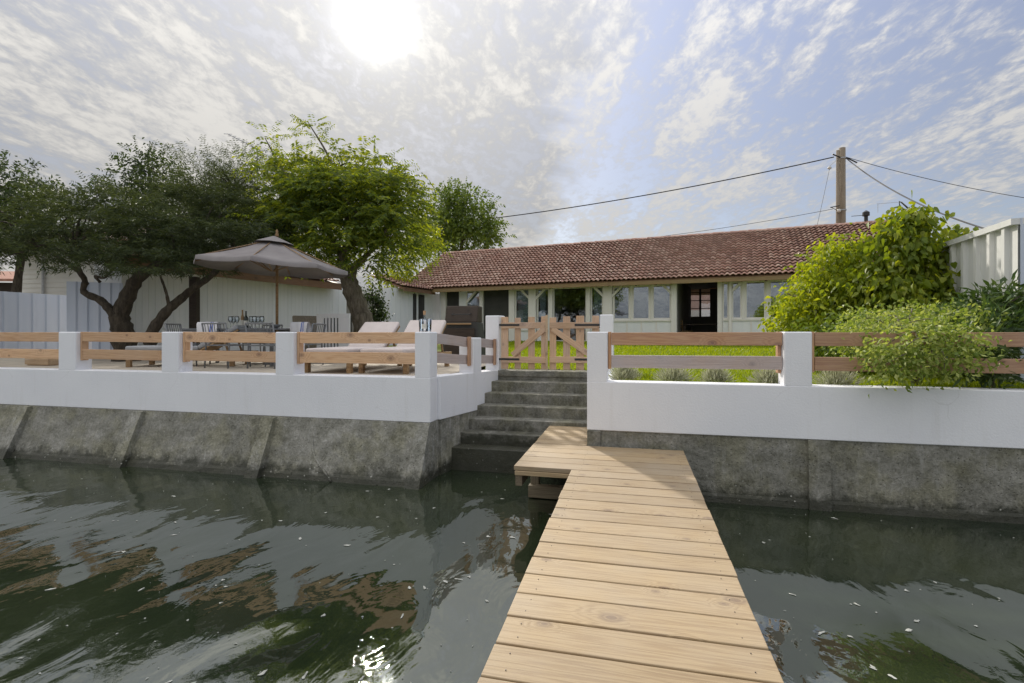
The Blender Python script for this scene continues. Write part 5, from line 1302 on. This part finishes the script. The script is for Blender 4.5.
def lounger_at(pxa, pxb, d, label, fabric, ang, rz=RZW):
    f0, f1 = P(pxa, 0, d), P(pxb, 0, d); c = (f0 + f1) / 2; n = Vector((math.cos(rz + math.pi / 2), math.sin(rz + math.pi / 2)))
    return lounger((c.x + n.x * 1.0, c.y + n.y * 1.0, Z_TERR + 0.003), rz, label, fabric, ang)
lounger_at(299, 350, 7.65, 'wooden sun lounger with beige cushion in front of the silk tree trunk', M['mattress'], 36)
lounger_at(356, 405, 7.50, 'wooden sun lounger with beige cushion, next to the corner pillar with the bottle', M['mattress'], 39)
lounger_at(110, 160, 9.3, 'low sun lounger with grey cushion at the foot of the tamarisk', M['grey_fabric'], 30, RZW - 1.2)

# ------------------------------------------------------------------ barbecue cabinet, wicker chair, white slatted gate, wooden box
bq = P(464, 0, 11.2)
bb = empty('barbecue', (bq.x, bq.y, 1.30), RZW + 0.06); tag(bb, 'dark brown hooded barbecue cabinet between the loungers and the garden gate', 'barbecue')
k = 11.2 / F
zt_ = P(464, 306, 11.2).z - 1.30
def trap(x0, x1, X0, X1, y0, y1, Y0, Y1, z0, z1): return MB().hexa([(x0, y0, z0), (x1, y0, z0), (x1, y1, z0), (x0, y1, z0)], [(X0, Y0, z1), (X1, Y0, z1), (X1, Y1, z1), (X0, Y1, z1)])
trap(-0.44, 0.46, -0.38, 0.36, -0.32, 0.32, -0.28, 0.28, 0.0, zt_ * 0.70).build('cabinet', M['screen'], bb, bevel=0.01)
trap(-0.37, 0.35, -0.37, 0.35, -0.24, 0.27, -0.10, 0.25, zt_ * 0.702, zt_).build('hood', M['dark_wood'], bb, bevel=0.015)
MB().box(-0.30, 0.24, -0.33, -0.285, zt_ * 0.66, zt_ * 0.69).build('ledge', M['teak'], bb, bevel=0.005)
MB().box(-0.34, 0.32, -0.33, -0.315, 0.1, zt_ * 0.6).build('door', M['dark_wood'], bb, bevel=0.004)
MB().tube([(-0.2, -0.30, zt_ * 0.84), (0.2, -0.30, zt_ * 0.84)], 0.012, 6).tube([(-0.2, -0.30, zt_ * 0.84), (-0.2, -0.15, zt_ * 0.86)], 0.010, 6).tube([(0.2, -0.30, zt_ * 0.84), (0.2, -0.15, zt_ * 0.86)], 0.010, 6).build('handle', M['black_metal'], bb)

wq = P(312, 0, 12.3)
wc = empty('wicker_armchair', (wq.x, wq.y, Z_TERR), RZW + 0.9); tag(wc, 'brown wicker armchair between the table and the white slatted gate', 'armchair')
MB().box(-0.32, 0.32, -0.32, 0.32, 0.12, 0.40).build('seat', M['wicker'], wc, bevel=0.02)
mb = MB(); mb.hexa([(-0.34, 0.24, 0.1), (0.34, 0.24, 0.1), (0.34, 0.34, 0.1), (-0.34, 0.34, 0.1)], [(-0.34, 0.36, 1.02), (0.34, 0.36, 1.02), (0.34, 0.44, 1.02), (-0.34, 0.44, 1.02)]).build('backrest', M['wicker'], wc, bevel=0.02)
for sg in (-1, 1): MB().hexa([(sg * 0.37 - 0.04, -0.34, 0.1), (sg * 0.37 + 0.04, -0.34, 0.1), (sg * 0.37 + 0.04, 0.30, 0.1), (sg * 0.37 - 0.04, 0.30, 0.1)], [(sg * 0.37 - 0.04, -0.34, 0.60), (sg * 0.37 + 0.04, -0.34, 0.60), (sg * 0.37 + 0.04, 0.36, 0.66), (sg * 0.37 - 0.04, 0.36, 0.66)]).build('arm', M['wicker'], wc, bevel=0.02)
MB().box(-0.30, 0.30, -0.31, 0.22, 0.402, 0.47).build('cushion', M['mattress'], wc, bevel=0.02, smooth=True)
for sx_ in (-0.30, 0.30):
    for sy in (-0.28, 0.28): MB().box(sx_ - 0.025, sx_ + 0.025, sy - 0.025, sy + 0.025, 0.0, 0.12).build('leg', M['wicker'], wc)

gq0, gq1 = P(317, 0, 11.6), P(350, 0, 11.45); dq = (gq1 - gq0).xy
sg_ = empty('slatted_gate', (gq0.x, gq0.y, Z_TERR), math.atan2(dq.y, dq.x)); tag(sg_, 'low white gate with five dark slots beside the silk tree trunk', 'gate')
Lg = dq.length; hg = P(330, 313.5, 11.5).z - Z_TERR
MB().box(0, Lg, -0.02, 0.02, 0.05, 0.20).build('bottom_rail', M['board_white'], sg_); MB().box(0, Lg, -0.02, 0.02, hg - 0.10, hg).build('top_rail', M['board_white'], sg_)
edges = [0.0] + [(P(a, 0, 11.52).xy - gq0.xy).length for a in (322.5, 324.3, 326.3, 328.1, 330.1, 331.9, 333.7, 335.5, 337.3, 339.1)] + [Lg]
for i in range(0, len(edges) - 1, 2): MB().box(edges[i], edges[i + 1], -0.018, 0.018, 0.2, hg - 0.10).build('slat', M['board_white'], sg_)
MB().box(0.0, Lg, 0.06, 0.08, 0.0, hg - 0.05).build('backing', M['screen'], sg_)
bxq = P(49, 0, 9.6)
cr = empty('wooden_crate', (bxq.x, bxq.y, Z_TERR), RZW); tag(cr, 'low pine crate on the terrace in front of the corrugated fence', 'crate')
for z in (0.02, 0.11):
    for y in (-0.2, 0.2): MB().box(-0.28, 0.28, y - 0.012, y + 0.012, z, z + 0.08).build('slat', M['pine_new'], cr)
    for x in (-0.27, 0.27): MB().box(x - 0.012, x + 0.012, -0.186, 0.186, z, z + 0.08).build('slat', M['pine_new'], cr)
MB().box(-0.257, 0.257, -0.187, 0.187, 0.002, 0.018).build('bottom', M['pine_new'], cr)

# ------------------------------------------------------------------ foam flecks and scum on the water
fm = MB()
def fleck(x, y, r):
    n = random.randint(7, 11); a0 = random.random() * 6; el = random.uniform(0.25, 0.8); th = random.random() * 3.14
    pts = []
    for k in range(n):
        a = a0 + 2 * math.pi * k / n; q = r * random.uniform(0.3, 1.3); px_, py_ = q * math.cos(a), q * math.sin(a) * el
        pts.append((x + px_ * math.cos(th) - py_ * math.sin(th), y + px_ * math.sin(th) + py_ * math.cos(th), 0.004))
    fm.add(pts + [(x, y, 0.009)], [(i, (i + 1) % n, n) for i in range(n)])
cnt = 0
while cnt < 230:
    px = random.uniform(-60, 1090); py = 470 + 225 * random.random() ** 1.25
    d = F * H / (py - HY); x = (px - CX) / F * d; s_, t_ = wl2((x, d))
    if s_ < 0.2 and t_ > -0.42: continue
    if s_ > SR - 0.1 and t_ > -0.12: continue
    if t_ > 1.0: continue
    if px > 512 and random.random() < 0.35: continue
    fleck(x, d, random.choice((0.005, 0.006, 0.008, 0.010, 0.014, 0.022, 0.032)) * random.uniform(0.8, 1.4)); cnt += 1
o = fm.build('floating_foam', M['foam']); tag(o, 'scattered white foam flecks floating on the dark green water', 'foam', kind='stuff')
